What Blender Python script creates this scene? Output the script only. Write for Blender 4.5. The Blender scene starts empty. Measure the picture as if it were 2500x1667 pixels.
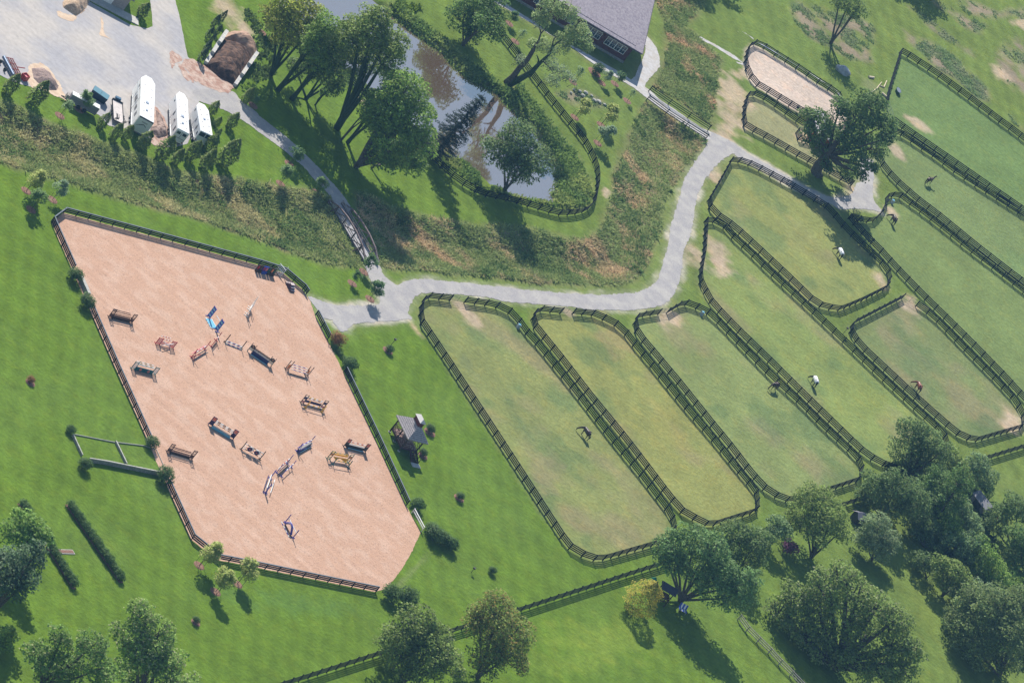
import bpy, math, random
import numpy as np
from mathutils import Vector, Matrix
from mathutils.geometry import tessellate_polygon
random.seed(7); rng = np.random.default_rng(11)
S = bpy.context.scene; COL = S.collection
rad = math.radians
# ------------------------------------------------------------------ camera
FPX = 14000.0; EL = rad(26.69); ROLL = rad(38.94); CH = 437.8; CD = CH / math.tan(EL)
fw = Vector((0, math.cos(EL), -math.sin(EL))); rt = Vector((1, 0, 0)); up = rt.cross(fw)
cR = rt * math.cos(ROLL) + up * math.sin(ROLL); cU = up * math.cos(ROLL) - rt * math.sin(ROLL)
CAM = Vector((0, -CD, CH))
cd = bpy.data.cameras.new('camera'); cam = bpy.data.objects.new('camera', cd); COL.objects.link(cam)
cd.sensor_width = 36; cd.lens = 36 * FPX / 2500; cd.clip_start = 5; cd.clip_end = 8000
m = Matrix((cR, cU, -fw)).transposed().to_4x4(); m.translation = CAM; cam.matrix_world = m
S.camera = cam
# ------------------------------------------------------------------ light
SUN_EL = 39.2; SUN_AZ = -36.0
S.world = bpy.data.worlds.new('World'); S.world.use_nodes = True
nt = S.world.node_tree; sky = nt.nodes.new('ShaderNodeTexSky'); sky.sky_type = 'NISHITA'; sky.sun_disc = False
sky.sun_elevation = rad(SUN_EL); sky.sun_rotation = rad(SUN_AZ); sky.dust_density = 0.6; sky.air_density = 1.5; sky.ozone_density = 2.0
nt.links.new(sky.outputs[0], nt.nodes['Background'].inputs[0]); nt.nodes['Background'].inputs[1].default_value = 0.085
sl = bpy.data.lights.new('sun', 'SUN'); sl.energy = 5.0; sl.angle = rad(0.5); sl.color = (1.0, 0.94, 0.84)
sun = bpy.data.objects.new('sun', sl); COL.objects.link(sun)
sd = Vector((math.sin(rad(SUN_AZ)) * math.cos(rad(SUN_EL)), math.cos(rad(SUN_AZ)) * math.cos(rad(SUN_EL)), math.sin(rad(SUN_EL))))
sun.rotation_euler = sd.to_track_quat('Z', 'Y').to_euler(); sun.location = sd * 300
S.view_settings.view_transform = 'Standard'; S.view_settings.look = 'None'; S.view_settings.gamma = 1; S.view_settings.exposure = 0.50
try:
    S.cycles.transparent_max_bounces = 4; S.cycles.max_bounces = 5; S.cycles.diffuse_bounces = 3; S.cycles.glossy_bounces = 2; S.cycles.transmission_bounces = 2; S.cycles.volume_bounces = 0
except Exception: pass
HAZE = 0.00006
# ------------------------------------------------------------------ survey helpers: photo point -> place on the ground
def G(px, py, z=0.0):
    d = cR * (px - 1250) + cU * (833.5 - py) + fw * FPX
    t = (CH - z) / -d.z
    p = CAM + d * t
    return Vector((p.x, p.y, z))
def proj(p):
    v = Vector(p) - CAM; k = FPX / v.dot(fw)
    return (v.dot(cR) * k + 1250, 833.5 - v.dot(cU) * k)
FR = {'a': (0, 0, 2.8), 'b': (600, 0, 2.8), 'c': (1200, 0, 2.8), 'd': (1800, 0, 2.8), 'e': (0, 500, 2.8), 'f': (600, 500, 2.8), 'g': (1200, 500, 2.8), 'h': (1800, 500, 2.8),
      'i': (0, 1050, 2.541), 'j': (600, 1050, 2.541), 'k': (1200, 1050, 2.541), 'l': (1800, 1000, 2.3514), 'p': (0, 0, 1.0)}
def F(f, *pts):
    ox, oy, s = FR[f]; return [(ox + x / s, oy + y / s) for x, y in pts]
def W(pts, z=0.0): return [G(x, y, z) for x, y in pts]
def scale_at(p):
    p = Vector(p); o = proj(p); X = proj(p + Vector((1, 0, 0))); Z = proj(p + Vector((0, 0, 1)))
    return (X[0] - o[0], X[1] - o[1]), (Z[0] - o[0], Z[1] - o[1])
def lift(base, q):
    """point above/beside base (same distance) that matches photo point q: offset along x and z"""
    X, Z = scale_at(base); o = proj(base); dx, dy = q[0] - o[0], q[1] - o[1]
    D = X[0] * Z[1] - X[1] * Z[0]
    a = (dx * Z[1] - dy * Z[0]) / D; b = (X[0] * dy - X[1] * dx) / D
    return Vector((base.x + a, base.y, base.z + b))
def mpp(base):
    X, Z = scale_at(base); return 1.0 / math.hypot(*X)
def gdir(px, py, vx, vy):
    a = G(px, py); b = G(px + vx, py + vy); return math.atan2(b.y - a.y, b.x - a.x)
# ------------------------------------------------------------------ tags
def tag(o, label=None, cat=None, group=None, kind=None):
    if label: o['label'] = label
    if cat: o['category'] = cat
    if group: o['group'] = group
    if kind: o['kind'] = kind
    return o
def empty(name, loc, rz=0, label=None, cat=None, group=None):
    o = bpy.data.objects.new(name, None); COL.objects.link(o); o.location = loc; o.rotation_euler = (0, 0, rz)
    o.empty_display_size = 0.3
    return tag(o, label, cat, group)
def link(name, me, parent=None):
    o = bpy.data.objects.new(name, me); COL.objects.link(o)
    if parent: o.parent = parent
    return o
def copy_tree(o, parent=None):
    c = o.copy(); COL.objects.link(c)
    if parent: c.parent = parent
    for ch in list(o.children): copy_tree(ch, c)
    return c
# ------------------------------------------------------------------ materials
def mat(name, col, rough=0.8, col2=None, scale=3.0, mixpos=(0.4, 0.65), attr=None, var=0.0, vscale=8, bump=0.0, bscale=20, metal=0, spec=0.3, transl=0.0, coord='Object', detail=4, spots=None, streak=None):
    M = bpy.data.materials.new(name); M.use_nodes = True; n = M.node_tree; N = n.nodes; L = n.links; N.clear()
    out = N.new('ShaderNodeOutputMaterial'); P = N.new('ShaderNodeBsdfPrincipled'); L.new(P.outputs[0], out.inputs[0])
    P.inputs['Roughness'].default_value = rough; P.inputs['Metallic'].default_value = metal; P.inputs['Specular IOR Level'].default_value = spec
    tc = N.new('ShaderNodeTexCoord')
    if attr:
        a = N.new('ShaderNodeAttribute'); a.attribute_name = attr; cs = a.outputs['Color']
    else:
        r = N.new('ShaderNodeRGB'); r.outputs[0].default_value = (*col, 1); cs = r.outputs[0]
    if col2:
        no = N.new('ShaderNodeTexNoise'); no.inputs['Scale'].default_value = scale; no.inputs['Detail'].default_value = detail; L.new(tc.outputs[coord], no.inputs[0])
        mr = N.new('ShaderNodeMapRange'); mr.inputs[1].default_value = mixpos[0]; mr.inputs[2].default_value = mixpos[1]; L.new(no.outputs[0], mr.inputs[0])
        mx = N.new('ShaderNodeMix'); mx.data_type = 'RGBA'; L.new(mr.outputs[0], mx.inputs[0]); L.new(cs, mx.inputs[6]); mx.inputs[7].default_value = (*col2, 1); cs = mx.outputs[2]
    if var:
        no = N.new('ShaderNodeTexNoise'); no.inputs['Scale'].default_value = vscale; no.inputs['Detail'].default_value = 5; L.new(tc.outputs[coord], no.inputs[0])
        mr = N.new('ShaderNodeMapRange'); mr.inputs[1].default_value = 0.3; mr.inputs[2].default_value = 0.7; mr.inputs[3].default_value = 1 - var; mr.inputs[4].default_value = 1 + var; L.new(no.outputs[0], mr.inputs[0])
        vm = N.new('ShaderNodeVectorMath'); vm.operation = 'SCALE'; L.new(cs, vm.inputs[0]); L.new(mr.outputs[0], vm.inputs['Scale']); cs = vm.outputs[0]
    if spots:   # darker pock marks
        no = N.new('ShaderNodeTexNoise'); no.inputs['Scale'].default_value = spots[0]; no.inputs['Detail'].default_value = 5; no.inputs['Roughness'].default_value = .75; L.new(tc.outputs[coord], no.inputs[0])
        mr = N.new('ShaderNodeMapRange'); mr.inputs[1].default_value = spots[1] - .05; mr.inputs[2].default_value = spots[1] + .03; mr.inputs[3].default_value = 1; mr.inputs[4].default_value = spots[2]; L.new(no.outputs[0], mr.inputs[0])
        vm = N.new('ShaderNodeVectorMath'); vm.operation = 'SCALE'; L.new(cs, vm.inputs[0]); L.new(mr.outputs[0], vm.inputs['Scale']); cs = vm.outputs[0]
    if streak:  # long drag or tyre marks
        mp = N.new('ShaderNodeMapping'); mp.inputs['Rotation'].default_value = (0, 0, rad(streak[0])); mp.inputs['Scale'].default_value = (.05, 1.1, 1); L.new(tc.outputs[coord], mp.inputs[0])
        no = N.new('ShaderNodeTexNoise'); no.inputs['Scale'].default_value = .8; no.inputs['Detail'].default_value = 5; no.inputs['Distortion'].default_value = .6; L.new(mp.outputs[0], no.inputs[0])
        mr = N.new('ShaderNodeMapRange'); mr.inputs[1].default_value = .35; mr.inputs[2].default_value = .65; mr.inputs[3].default_value = 1 - streak[1]; mr.inputs[4].default_value = 1 + streak[1]; L.new(no.outputs[0], mr.inputs[0])
        vm = N.new('ShaderNodeVectorMath'); vm.operation = 'SCALE'; L.new(cs, vm.inputs[0]); L.new(mr.outputs[0], vm.inputs['Scale']); cs = vm.outputs[0]
    L.new(cs, P.inputs['Base Color'])
    if bump:
        no = N.new('ShaderNodeTexNoise'); no.inputs['Scale'].default_value = bscale; no.inputs['Detail'].default_value = 3; L.new(tc.outputs[coord], no.inputs[0])
        b = N.new('ShaderNodeBump'); b.inputs['Strength'].default_value = 1; b.inputs['Distance'].default_value = bump; L.new(no.outputs[0], b.inputs['Height']); L.new(b.outputs[0], P.inputs['Normal'])
    if transl:
        T = N.new('ShaderNodeBsdfTranslucent'); L.new(cs, T.inputs[0]); ms = N.new('ShaderNodeMixShader'); ms.inputs[0].default_value = transl
        L.new(P.outputs[0], ms.inputs[1]); L.new(T.outputs[0], ms.inputs[2]); L.new(ms.outputs[0], out.inputs[0])
    M.diffuse_color = (*col, 1)
    return M
BLACK = mat('black_stain', (0.006, 0.008, 0.014), 0.7, var=0.3, vscale=3, spec=0.1)
CAPM = mat('lit_cap', (0.13, 0.155, 0.19), 0.6, var=0.2)  # grey-blue of the lit top board is put into the colour
BARK = mat('bark', (0.075, 0.06, 0.048), 0.95, (0.13, 0.115, 0.10), 4, bump=0.05, bscale=6)
IVY = mat('ivy', (0.022, 0.045, 0.018), 0.7, (0.04, 0.07, 0.02), 6, bump=0.1, bscale=5)
LEAF = mat('leaf', (0.05, 0.09, 0.03), 0.55, attr='Col', transl=0.42, spec=0.12)
GRASSM = mat('blade', (0.08, 0.1, 0.04), 0.7, attr='Col', transl=0.42, spec=0.05)
MULCH = mat('mulch', (0.17, 0.085, 0.06), 0.95, (0.28, 0.165, 0.12), 6, bump=0.05, bscale=12)
WHITE = mat('white_paint', (0.78, 0.79, 0.78), 0.4, var=0.05, vscale=2)
CREAM = mat('cream_paint', (0.72, 0.66, 0.52), 0.5, var=0.08)
DKBRN = mat('dark_brown_wood', (0.055, 0.028, 0.02), 0.7, var=0.3, vscale=6)
BRN = mat('brown_wood', (0.11, 0.05, 0.035), 0.75, var=0.3, vscale=6)
GREYW = mat('grey_wood', (0.30, 0.27, 0.26), 0.85, var=0.25, vscale=5)
RED = mat('red_paint', (0.42, 0.03, 0.045), 0.5, var=0.1)
PINK = mat('pink_paint', (0.62, 0.22, 0.25), 0.5, var=0.1)
BLUE = mat('blue_paint', (0.03, 0.07, 0.42), 0.45, var=0.1)
NAVY = mat('navy_paint', (0.03, 0.035, 0.13), 0.5, var=0.1)
VIOLET = mat('violet_blue_paint', (0.07, 0.06, 0.32), 0.5, var=0.1)
LBLUE = mat('light_blue_paint', (0.16, 0.45, 0.62), 0.4, var=0.1)
TEAL = mat('teal_paint', (0.01, 0.12, 0.13), 0.5, var=0.1)
GREEN = mat('green_paint', (0.02, 0.12, 0.07), 0.5, var=0.1)
YELLOW = mat('yellow_paint', (0.68, 0.40, 0.03), 0.5, var=0.1)
ORANGE = mat('orange_paint', (0.70, 0.27, 0.10), 0.5, var=0.1)
CORAL = mat('coral_paint', (0.62, 0.20, 0.15), 0.5, var=0.1)
CHAR = mat('charcoal_panel', (0.05, 0.045, 0.045), 0.6, var=0.3, vscale=5)
PURPLE = mat('purple_panel', (0.045, 0.02, 0.075), 0.5)
STEEL = mat('galvanised_steel', (0.45, 0.47, 0.48), 0.4, metal=0.6, var=0.15)
GLASS = mat('window_glass', (0.02, 0.03, 0.045), 0.08, spec=0.8)
RUBBER = mat('rubber', (0.02, 0.02, 0.022), 0.8)
CONC = mat('concrete', (0.42, 0.41, 0.39), 0.9, (0.5, 0.48, 0.45), 1.5, var=0.12)
STONE = mat('field_stone', (0.20, 0.20, 0.20), 0.9, (0.34, 0.33, 0.31), 4, bump=0.08, bscale=4)
STONECAP = mat('stone_cap', (0.40, 0.39, 0.36), 0.85, var=0.15, vscale=3)
SHINGLE = mat('grey_shingle', (0.46, 0.42, 0.43), 0.9, (0.30, 0.275, 0.30), 8, var=0.2, vscale=3)
BARNRED = mat('barn_red', (0.10, 0.028, 0.03), 0.75, var=0.2, vscale=2)
# ------------------------------------------------------------------ mesh builder
class MB:
    def __init__(s): s.v = []; s.f = []; s.mi = []; s.mats = []
    def slot(s, M):
        if M not in s.mats: s.mats.append(M)
        return s.mats.index(M)
    def add(s, vs, fs, M):
        k = len(s.v); s.v += [tuple(v) for v in vs]; i = s.slot(M)
        for f in fs: s.f.append([k + a for a in f]); s.mi.append(i)
        return s
    def box(s, c, d, M, rz=0, T=None):
        x, y, z = [a / 2 for a in d]; vs = [Vector((sx * x, sy * y, sz * z)) for sz in (-1, 1) for sx, sy in ((-1, -1), (1, -1), (1, 1), (-1, 1))]
        R = Matrix.Rotation(rz, 3, 'Z'); vs = [R @ v + Vector(c) for v in vs]
        if T: vs = [T @ v for v in vs]
        return s.add(vs, [(3, 2, 1, 0), (4, 5, 6, 7), (0, 1, 5, 4), (1, 2, 6, 5), (2, 3, 7, 6), (3, 0, 4, 7)], M)
    def bar(s, a, b, w, h, M):
        a = Vector(a); b = Vector(b); d = b - a
        if d.length < 1e-4: return s
        d.normalize(); u = Vector((0, 0, 1)) if abs(d.z) < 0.95 else Vector((1, 0, 0))
        sx = d.cross(u).normalized(); sy = sx.cross(d).normalized()
        vs = [p + sx * (i * w / 2) + sy * (j * h / 2) for p in (a, b) for i, j in ((-1, -1), (1, -1), (1, 1), (-1, 1))]
        return s.add(vs, [(3, 2, 1, 0), (4, 5, 6, 7), (0, 1, 5, 4), (1, 2, 6, 5), (2, 3, 7, 6), (3, 0, 4, 7)], M)
    def tube(s, pts, rs, M, n=7):
        pts = [Vector(p) for p in pts]; vs = []; fs = []; k = len(pts)
        for i, p in enumerate(pts):
            d = (pts[min(i + 1, k - 1)] - pts[max(i - 1, 0)]).normalized()
            u = Vector((0, 0, 1)) if abs(d.z) < 0.9 else Vector((1, 0, 0))
            sx = d.cross(u).normalized(); sy = sx.cross(d).normalized()
            r = rs[i] if hasattr(rs, '__len__') else rs
            vs += [p + (sx * math.cos(2 * math.pi * j / n) + sy * math.sin(2 * math.pi * j / n)) * r for j in range(n)]
        for i in range(k - 1):
            for j in range(n): fs.append((i * n + j, i * n + (j + 1) % n, (i + 1) * n + (j + 1) % n, (i + 1) * n + j))
        fs.append(tuple(range(n))[::-1]); fs.append(tuple((k - 1) * n + j for j in range(n)))
        return s.add(vs, fs, M)
    def pole(s, a, b, r, M1, M2=None, seg=7):
        a = Vector(a); b = Vector(b)
        if not M2: return s.tube([a, b], r, M1, 6)
        for i in range(seg):
            s.tube([a.lerp(b, i / seg), a.lerp(b, (i + 1) / seg)], r, M1 if i % 2 == 0 else M2, 6)
        return s
    def prism(s, poly, z0, z1, M):
        n = len(poly); vs = [(x, y, z0) for x, y in poly] + [(x, y, z1) for x, y in poly]
        return s.add(vs, [tuple(range(n))[::-1], tuple(range(n, 2 * n))] + [(i, (i + 1) % n, n + (i + 1) % n, n + i) for i in range(n)], M)
    def disc(s, c, r, nrm, t, M, n=16):
        c = Vector(c); nrm = Vector(nrm).normalized(); return s.tube([c - nrm * t / 2, c + nrm * t / 2], r, M, n)
    def mesh(s, name='m', smooth=False):
        me = bpy.data.meshes.new(name); me.from_pydata(s.v, [], s.f)
        for M in s.mats: me.materials.append(M)
        me.polygons.foreach_set('material_index', s.mi)
        if smooth: me.polygons.foreach_set('use_smooth', [True] * len(s.f))
        me.update(); return me
    def build(s, name, parent=None, smooth=False): return link(name, s.mesh(name, smooth), parent)
def quads_mesh(name, V, C, M, per=4):
    """V (n*per,3), C (n,3) per-face colour"""
    n = len(V) // per; me = bpy.data.meshes.new(name); me.vertices.add(len(V)); me.vertices.foreach_set('co', np.asarray(V, np.float32).ravel())
    me.loops.add(len(V)); me.loops.foreach_set('vertex_index', np.arange(len(V), dtype=np.int32))
    me.polygons.add(n); me.polygons.foreach_set('loop_start', np.arange(0, n * per, per, dtype=np.int32)); me.polygons.foreach_set('loop_total', np.full(n, per, np.int32))
    me.materials.append(M); me.update()
    a = me.color_attributes.new('Col', 'FLOAT_COLOR', 'POINT'); c = np.ones((len(V), 4), np.float32); c[:, :3] = np.repeat(C, per, 0); a.data.foreach_set('color', c.ravel())
    return me
# ------------------------------------------------------------------ 2-D tools
def smooth_poly(P, closed=True, sub=6):
    P = np.array([(p[0], p[1]) for p in P], float); n = len(P); out = []
    rngi = range(n) if closed else range(n - 1)
    for i in rngi:
        p0, p1, p2, p3 = (P[(i + k) % n] if closed else P[min(max(i + k, 0), n - 1)] for k in (-1, 0, 1, 2))
        for t in np.arange(sub) / sub:
            out.append(0.5 * ((2 * p1) + (-p0 + p2) * t + (2 * p0 - 5 * p1 + 4 * p2 - p3) * t * t + (-p0 + 3 * p1 - 3 * p2 + p3) * t ** 3))
    if not closed: out.append(P[-1])
    return np.array(out)
def resample(P, step, closed=True):
    P = np.array(P, float)[:, :2]
    if closed: P = np.vstack([P, P[:1]])
    d = np.r_[0, np.cumsum(np.hypot(*np.diff(P, axis=0).T))]; n = max(2, int(round(d[-1] / step)))
    t = np.linspace(0, d[-1], n + 1)
    Q = np.c_[np.interp(t, d, P[:, 0]), np.interp(t, d, P[:, 1])]
    return Q[:-1] if closed else Q
def inside(P, X, Y):
    P = np.asarray([(p[0], p[1]) for p in P]); r = np.zeros(X.shape, bool); j = len(P) - 1
    for i in range(len(P)):
        xi, yi = P[i]; xj, yj = P[j]
        if yi != yj: r ^= ((yi > Y) != (yj > Y)) & (X < (xj - xi) * (Y - yi) / (yj - yi) + xi)
        j = i
    return r
def dist(P, X, Y, closed=True):
    P = np.asarray([(p[0], p[1]) for p in P]); D = np.full(X.shape, 1e9); n = len(P)
    for i in range(n if closed else n - 1):
        a = P[i]; b = P[(i + 1) % n]; ab = b - a; L = ab @ ab
        if L == 0: continue
        t = np.clip(((X - a[0]) * ab[0] + (Y - a[1]) * ab[1]) / L, 0, 1); D = np.minimum(D, np.hypot(X - a[0] - t * ab[0], Y - a[1] - t * ab[1]))
    return D
def vnoise(X, Y, s, seed=0):
    """smooth value noise 0..1"""
    X = X / s; Y = Y / s; xi = np.floor(X).astype(np.int64); yi = np.floor(Y).astype(np.int64); fx = X - xi; fy = Y - yi
    fx = fx * fx * (3 - 2 * fx); fy = fy * fy * (3 - 2 * fy)
    def h(a, b):
        k = (a * 374761393 + b * 668265263 + seed * 1442695041) & 0x7fffffff; k = (k ^ (k >> 13)) * 1274126177 & 0x7fffffff; return ((k ^ (k >> 16)) & 0xffff) / 65535.0
    return (h(xi, yi) * (1 - fx) + h(xi + 1, yi) * fx) * (1 - fy) + (h(xi, yi + 1) * (1 - fx) + h(xi + 1, yi + 1) * fx) * fy
def fbm(X, Y, s, seed=0, o=3):
    r = 0; a = 1; t = 0
    for k in range(o): r = r + a * vnoise(X, Y, s / 2 ** k, seed + k); t += a; a *= .5
    return r / t
def sheet(name, P, z, M, rag=0.25, step=0.35, smooth=True):
    Q = smooth_poly(P) if smooth else np.array([(p[0], p[1]) for p in P]); Q = resample(Q, step)
    if rag:
        T = np.roll(Q, -1, 0) - np.roll(Q, 1, 0); T /= np.hypot(T[:, 0], T[:, 1])[:, None] + 1e-9
        d = (fbm(Q[:, 0], Q[:, 1], 1.2, 5) - .5) * 2.2 * rag + rng.normal(0, rag * .22, len(Q)); Q = Q + np.c_[-T[:, 1], T[:, 0]] * d[:, None]
    vs = [(x, y, z) for x, y in Q]; tr = tessellate_polygon([[Vector(v) for v in vs]])
    me = bpy.data.meshes.new(name); me.from_pydata(vs, [], [tuple(t) for t in tr]); me.materials.append(M); me.update()
    if sum(p.normal.z for p in me.polygons) < 0: me.flip_normals()
    return tag(link(name, me), kind='structure')
# ------------------------------------------------------------------ fence lines (traced along the top rail, height TR)
TR = 1.36
f = F
LA = f('p', (1107, 721), (1048, 714), (1036, 729), (1031, 750), (1035, 779), (1104, 882), (1211, 1045), (1300, 1182), (1391.7, 1323.5), (1418, 1341), (1444, 1353), (1470, 1358), (1605, 1320), (1650, 1307), (1653, 1282), (1645, 1247), (1573, 1153), (1498, 1060), (1411, 947), (1321, 834), (1296, 809), (1277, 782), (1254, 755), (1225, 740), (1203, 734), (1143, 726))
LB = f('p', (1376.8, 752.5), (1319.6, 746.4), (1309, 759), (1304.6, 775), (1312, 790), (1328.6, 811), (1369.6, 861), (1448, 962), (1528.6, 1060), (1593.5, 1144.5), (1635, 1199.5), (1652.6, 1221), (1672, 1241.7), (1696, 1254.6), (1715.5, 1266.5), (1739, 1275), (1854, 1239), (1855, 1200), (1846, 1183), (1822, 1156), (1741, 1056), (1677, 982), (1596, 882), (1557, 836), (1536, 808), (1514, 786), (1482, 770), (1464, 759), (1407, 754))
LC = f('p', (1616, 755), (1564, 762.5), (1557, 771), (1554, 786), (1559, 800), (1565, 812), (1584, 834), (1664, 929), (1745, 1030), (1786, 1079.5), (1825.5, 1131), (1847, 1157), (1868, 1181), (1891, 1196.5), (1910.6, 1208), (1938, 1215), (2038, 1185), (2108, 1161.6), (2109, 1136), (2107, 1121), (2093.5, 1104), (2072, 1083), (2012.5, 1028.6), (1964, 978.6), (1891, 912.5), (1821, 841), (1773, 791), (1746, 764), (1725, 748), (1677, 731), (1668, 734), (1637.5, 752))
LD = f('p', (1728.6, 531), (1724, 607), (1717, 643), (1713, 675), (1732, 714), (1746, 737.5), (1764, 755), (1787.5, 780), (1811, 803.6), (1880, 870), (1975, 964), (2071, 1057), (2091, 1076.6), (2115, 1098), (2140, 1115), (2166, 1127.6), (2191, 1136), (2240, 1135), (2300, 1112), (2318, 1085), (2317, 1066), (2306, 1051), (2295, 1038), (2248, 995), (2157, 911), (2062.5, 821.5), (1970, 734), (1877, 648), (1834, 605), (1800, 575), (1782, 553), (1770, 541), (1750, 532), (1728.6, 531))
LE = f('p', (1791, 384), (1768, 425), (1734, 484), (1739, 500), (1757, 520), (1774, 529), (1793, 545), (1816, 564), (1862.5, 607), (1930, 670), (1952, 691), (1975, 714), (1996, 734), (2021, 743), (2057, 748), (2111, 725), (2143, 709), (2171, 695), (2177, 680), (2178, 663), (2170, 652), (2159, 636), (2136, 614), (2098, 579), (2062, 542), (2039, 514), (2021, 496), (1986, 475), (1925, 439), (1868, 409), (1843, 396), (1816, 386), (1800, 384), (1791, 384))
LF = f('p', (2211, 717), (2157, 745), (2091, 779), (2081, 793), (2083, 806), (2093, 821), (2114, 845), (2161, 889), (2230, 953.6), (2277, 996), (2321, 1034), (2342, 1051), (2363.6, 1061.7), (2387, 1068), (2505, 1034), (2503, 1005), (2484, 970), (2441, 923), (2375, 857), (2309, 789), (2286, 766), (2265, 750), (2244.6, 736))
LG = f('p', (2170, 489), (2171, 473), (2193, 468.6), (2211, 475), (2232, 493), (2262.5, 514), (2311, 552), (2359, 591), (2432, 646), (2505, 703), (2560, 745), (2640, 830), (2640, 1060), (2560, 1020), (2498, 957), (2454, 909), (2387.5, 841), (2321, 775), (2255, 711), (2191, 645), (2154, 604), (2116, 566), (2079, 523), (2075, 521), (2111, 532), (2136, 534), (2157, 514))
LH = f('p', (2184, 314), (2150, 322), (2144, 354), (2150, 378), (2157, 393), (2170, 411), (2193, 436), (2243, 480), (2291, 516), (2339, 555), (2387.5, 594.6), (2461, 652), (2520, 696))
LH2 = f('p', (2184, 314), (2215, 324), (2239, 342), (2287, 374), (2335, 410), (2408, 456), (2520, 527))
LI = f('p', (2184, 286), (2225, 316), (2268, 345), (2354, 404), (2443, 466), (2520, 519))
LI2 = f('p', (2170, 243), (2176.6, 211.6), (2189, 170.5), (2202.5, 128), (2205, 116), (2227, 132), (2287.5, 171), (2366, 228.6), (2446, 289), (2477, 311), (2520, 345))
LJ = f('d', (735, 690), (700, 620), (560, 535), (420, 440), (290, 360), (180, 290), (145, 275), (120, 275), (95, 300), (78, 335), (68, 400), (75, 440), (90, 480), (130, 550), (210, 595), (350, 680), (450, 740), (640, 850), (760, 870), (780, 780))
LK = f('d', (500, 850), (420, 800), (300, 715), (200, 650), (140, 622), (95, 620), (80, 640), (62, 700), (55, 800), (60, 830), (80, 855), (150, 883), (280, 955), (430, 1040), (600, 1130), (700, 1190), (800, 1240))
LK2 = f('d', (800, 1240), (760, 1170), (660, 1060), (560, 960), (430, 925), (425, 880))
LN = f('p', (1223, 70), (1273, 134), (1314, 189), (1350, 236), (1387.5, 282), (1423, 325), (1437.5, 346), (1450, 371), (1459, 393), (1464, 414), (1464, 439), (1459, 464), (1455, 486), (1443, 500), (1425, 509), (1400, 513), (1368, 513), (1346, 507), (1307, 495), (1254, 480), (1189, 466), (1157, 453), (1118, 428), (1086, 400), (1061, 375), (957, 286), (861, 186))
LN = f('p', (1160, -10), (1190, 25)) + LN
LL = f('p', (2540, 1072), (2350, 1130))
LL1 = f('p', (2350, 1130), (1940, 1265), (1640, 1362), (1520, 1400))
LL2 = f('p', (1520, 1400), (1283, 1477), (1100, 1534), (887, 1601), (600, 1692))
def gw(P, z=TR): return [(q.x, q.y) for q in W(P, z)]
wA, wB, wC, wD, wE, wF, wG = map(gw, (LA, LB, LC, LD, LE, LF, LG))
wH = gw(LH + LH2[::-1]); wI = gw(LI + LI2[::-1]); wJ = gw(LJ); wK = gw(LK)
CAPL = {  # arena fence cap lines
    'north': f('p', (186, 646), (134, 529), (164, 507), (430, 578), (640, 635), (700, 654), (748, 695), (756, 707)),
    'west': f('p', (227, 739), (297, 900), (372, 1066)),
    'south': f('p', (416, 1170), (447, 1238), (477, 1304), (539, 1353), (625, 1369.6), (780, 1402), (927, 1432)),
    'east': f('p', (778.6, 757), (809, 816)),
    'east2': f('p', (848, 896), (925, 1056), (1001, 1221))}
sandP = gw(f('p', (164, 507), (134, 529), (186, 646), (227, 739), (372, 1066), (416, 1170), (477, 1304), (539, 1353), (625, 1369.6), (927, 1432)), 1.2) + [tuple(q[:2]) for q in W(f('j', (850, 987), (890, 960), (930, 910), (975, 850), (1010, 790), (1045, 720), (1085, 640), (1060, 590)))] + gw(f('p', (1001, 1221), (848, 896), (778.6, 757)), 1.2) + [tuple(q[:2]) for q in W(f('p', (757, 735), (748, 722)))] + gw(f('p', (756, 707), (748, 695), (700, 654), (640, 635), (430, 578)), 1.2)
def wp(fr, *pts, z=0): return [(q.x, q.y) for q in W(F(fr, *pts), z)]
road1 = wp('f', (425, 628), (520, 660), (620, 685), (790, 690), (880, 682), (918, 665), (915, 630), (890, 570), (850, 500), (818, 415), (905, 415), (940, 475), (990, 520), (1035, 545), (1080, 525), (1150, 510), (1240, 510), (1400, 525), (1600, 545), (1750, 563)) + \
    wp('g', (200, 580), (400, 595), (600, 610), (750, 615), (900, 605), (1000, 595), (1080, 560), (1130, 510), (1160, 440), (1180, 370), (1210, 270), (1230, 130), (1255, 40)) + \
    wp('c', (1280, 1370), (1310, 1240), (1350, 1170), (1410, 1080), (1465, 1000), (1475, 955), (1500, 905), (1560, 930), (1660, 980)) + \
    wp('d', (0, 1000), (90, 1060), (180, 1110), (290, 1175), (400, 1240), (520, 1300), (620, 1345), (720, 1350), (790, 1320), (805, 1270), (850, 1230), (840, 1150), (855, 1095), (930, 1100), (935, 1200), (925, 1300), (940, 1380), (985, 1452), (900, 1432), (800, 1428), (700, 1430), (640, 1395), (560, 1370), (400, 1290), (200, 1180), (100, 1115), (0, 1075)) + \
    wp('c', (1660, 1052), (1600, 1075), (1560, 1110), (1520, 1150), (1480, 1200), (1440, 1270), (1400, 1360)) + \
    wp('g', (1385, 60), (1360, 200), (1320, 300), (1300, 430), (1275, 540), (1235, 630), (1150, 690), (1000, 716), (850, 722), (640, 712), (400, 682), (150, 670), (0, 640)) + \
    wp('f', (1600, 625), (1400, 610), (1230, 604), (1180, 610), (1140, 660), (1105, 740), (1130, 780), (950, 795), (800, 805), (730, 820), (690, 858), (645, 862), (600, 810), (590, 785), (530, 775), (490, 722))
road2 = wp('a', (1570, 620), (1650, 690), (1750, 765)) + wp('b', (100, 800), (190, 870), (280, 940), (400, 1050), (500, 1150), (580, 1240), (660, 1330), (720, 1430), (690, 1470), (640, 1460), (615, 1400), (540, 1300), (470, 1230), (390, 1140), (320, 1080), (250, 1020), (180, 970), (100, 910), (0, 840)) + wp('a', (1600, 790), (1480, 730), (1360, 690), (1330, 620))
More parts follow.
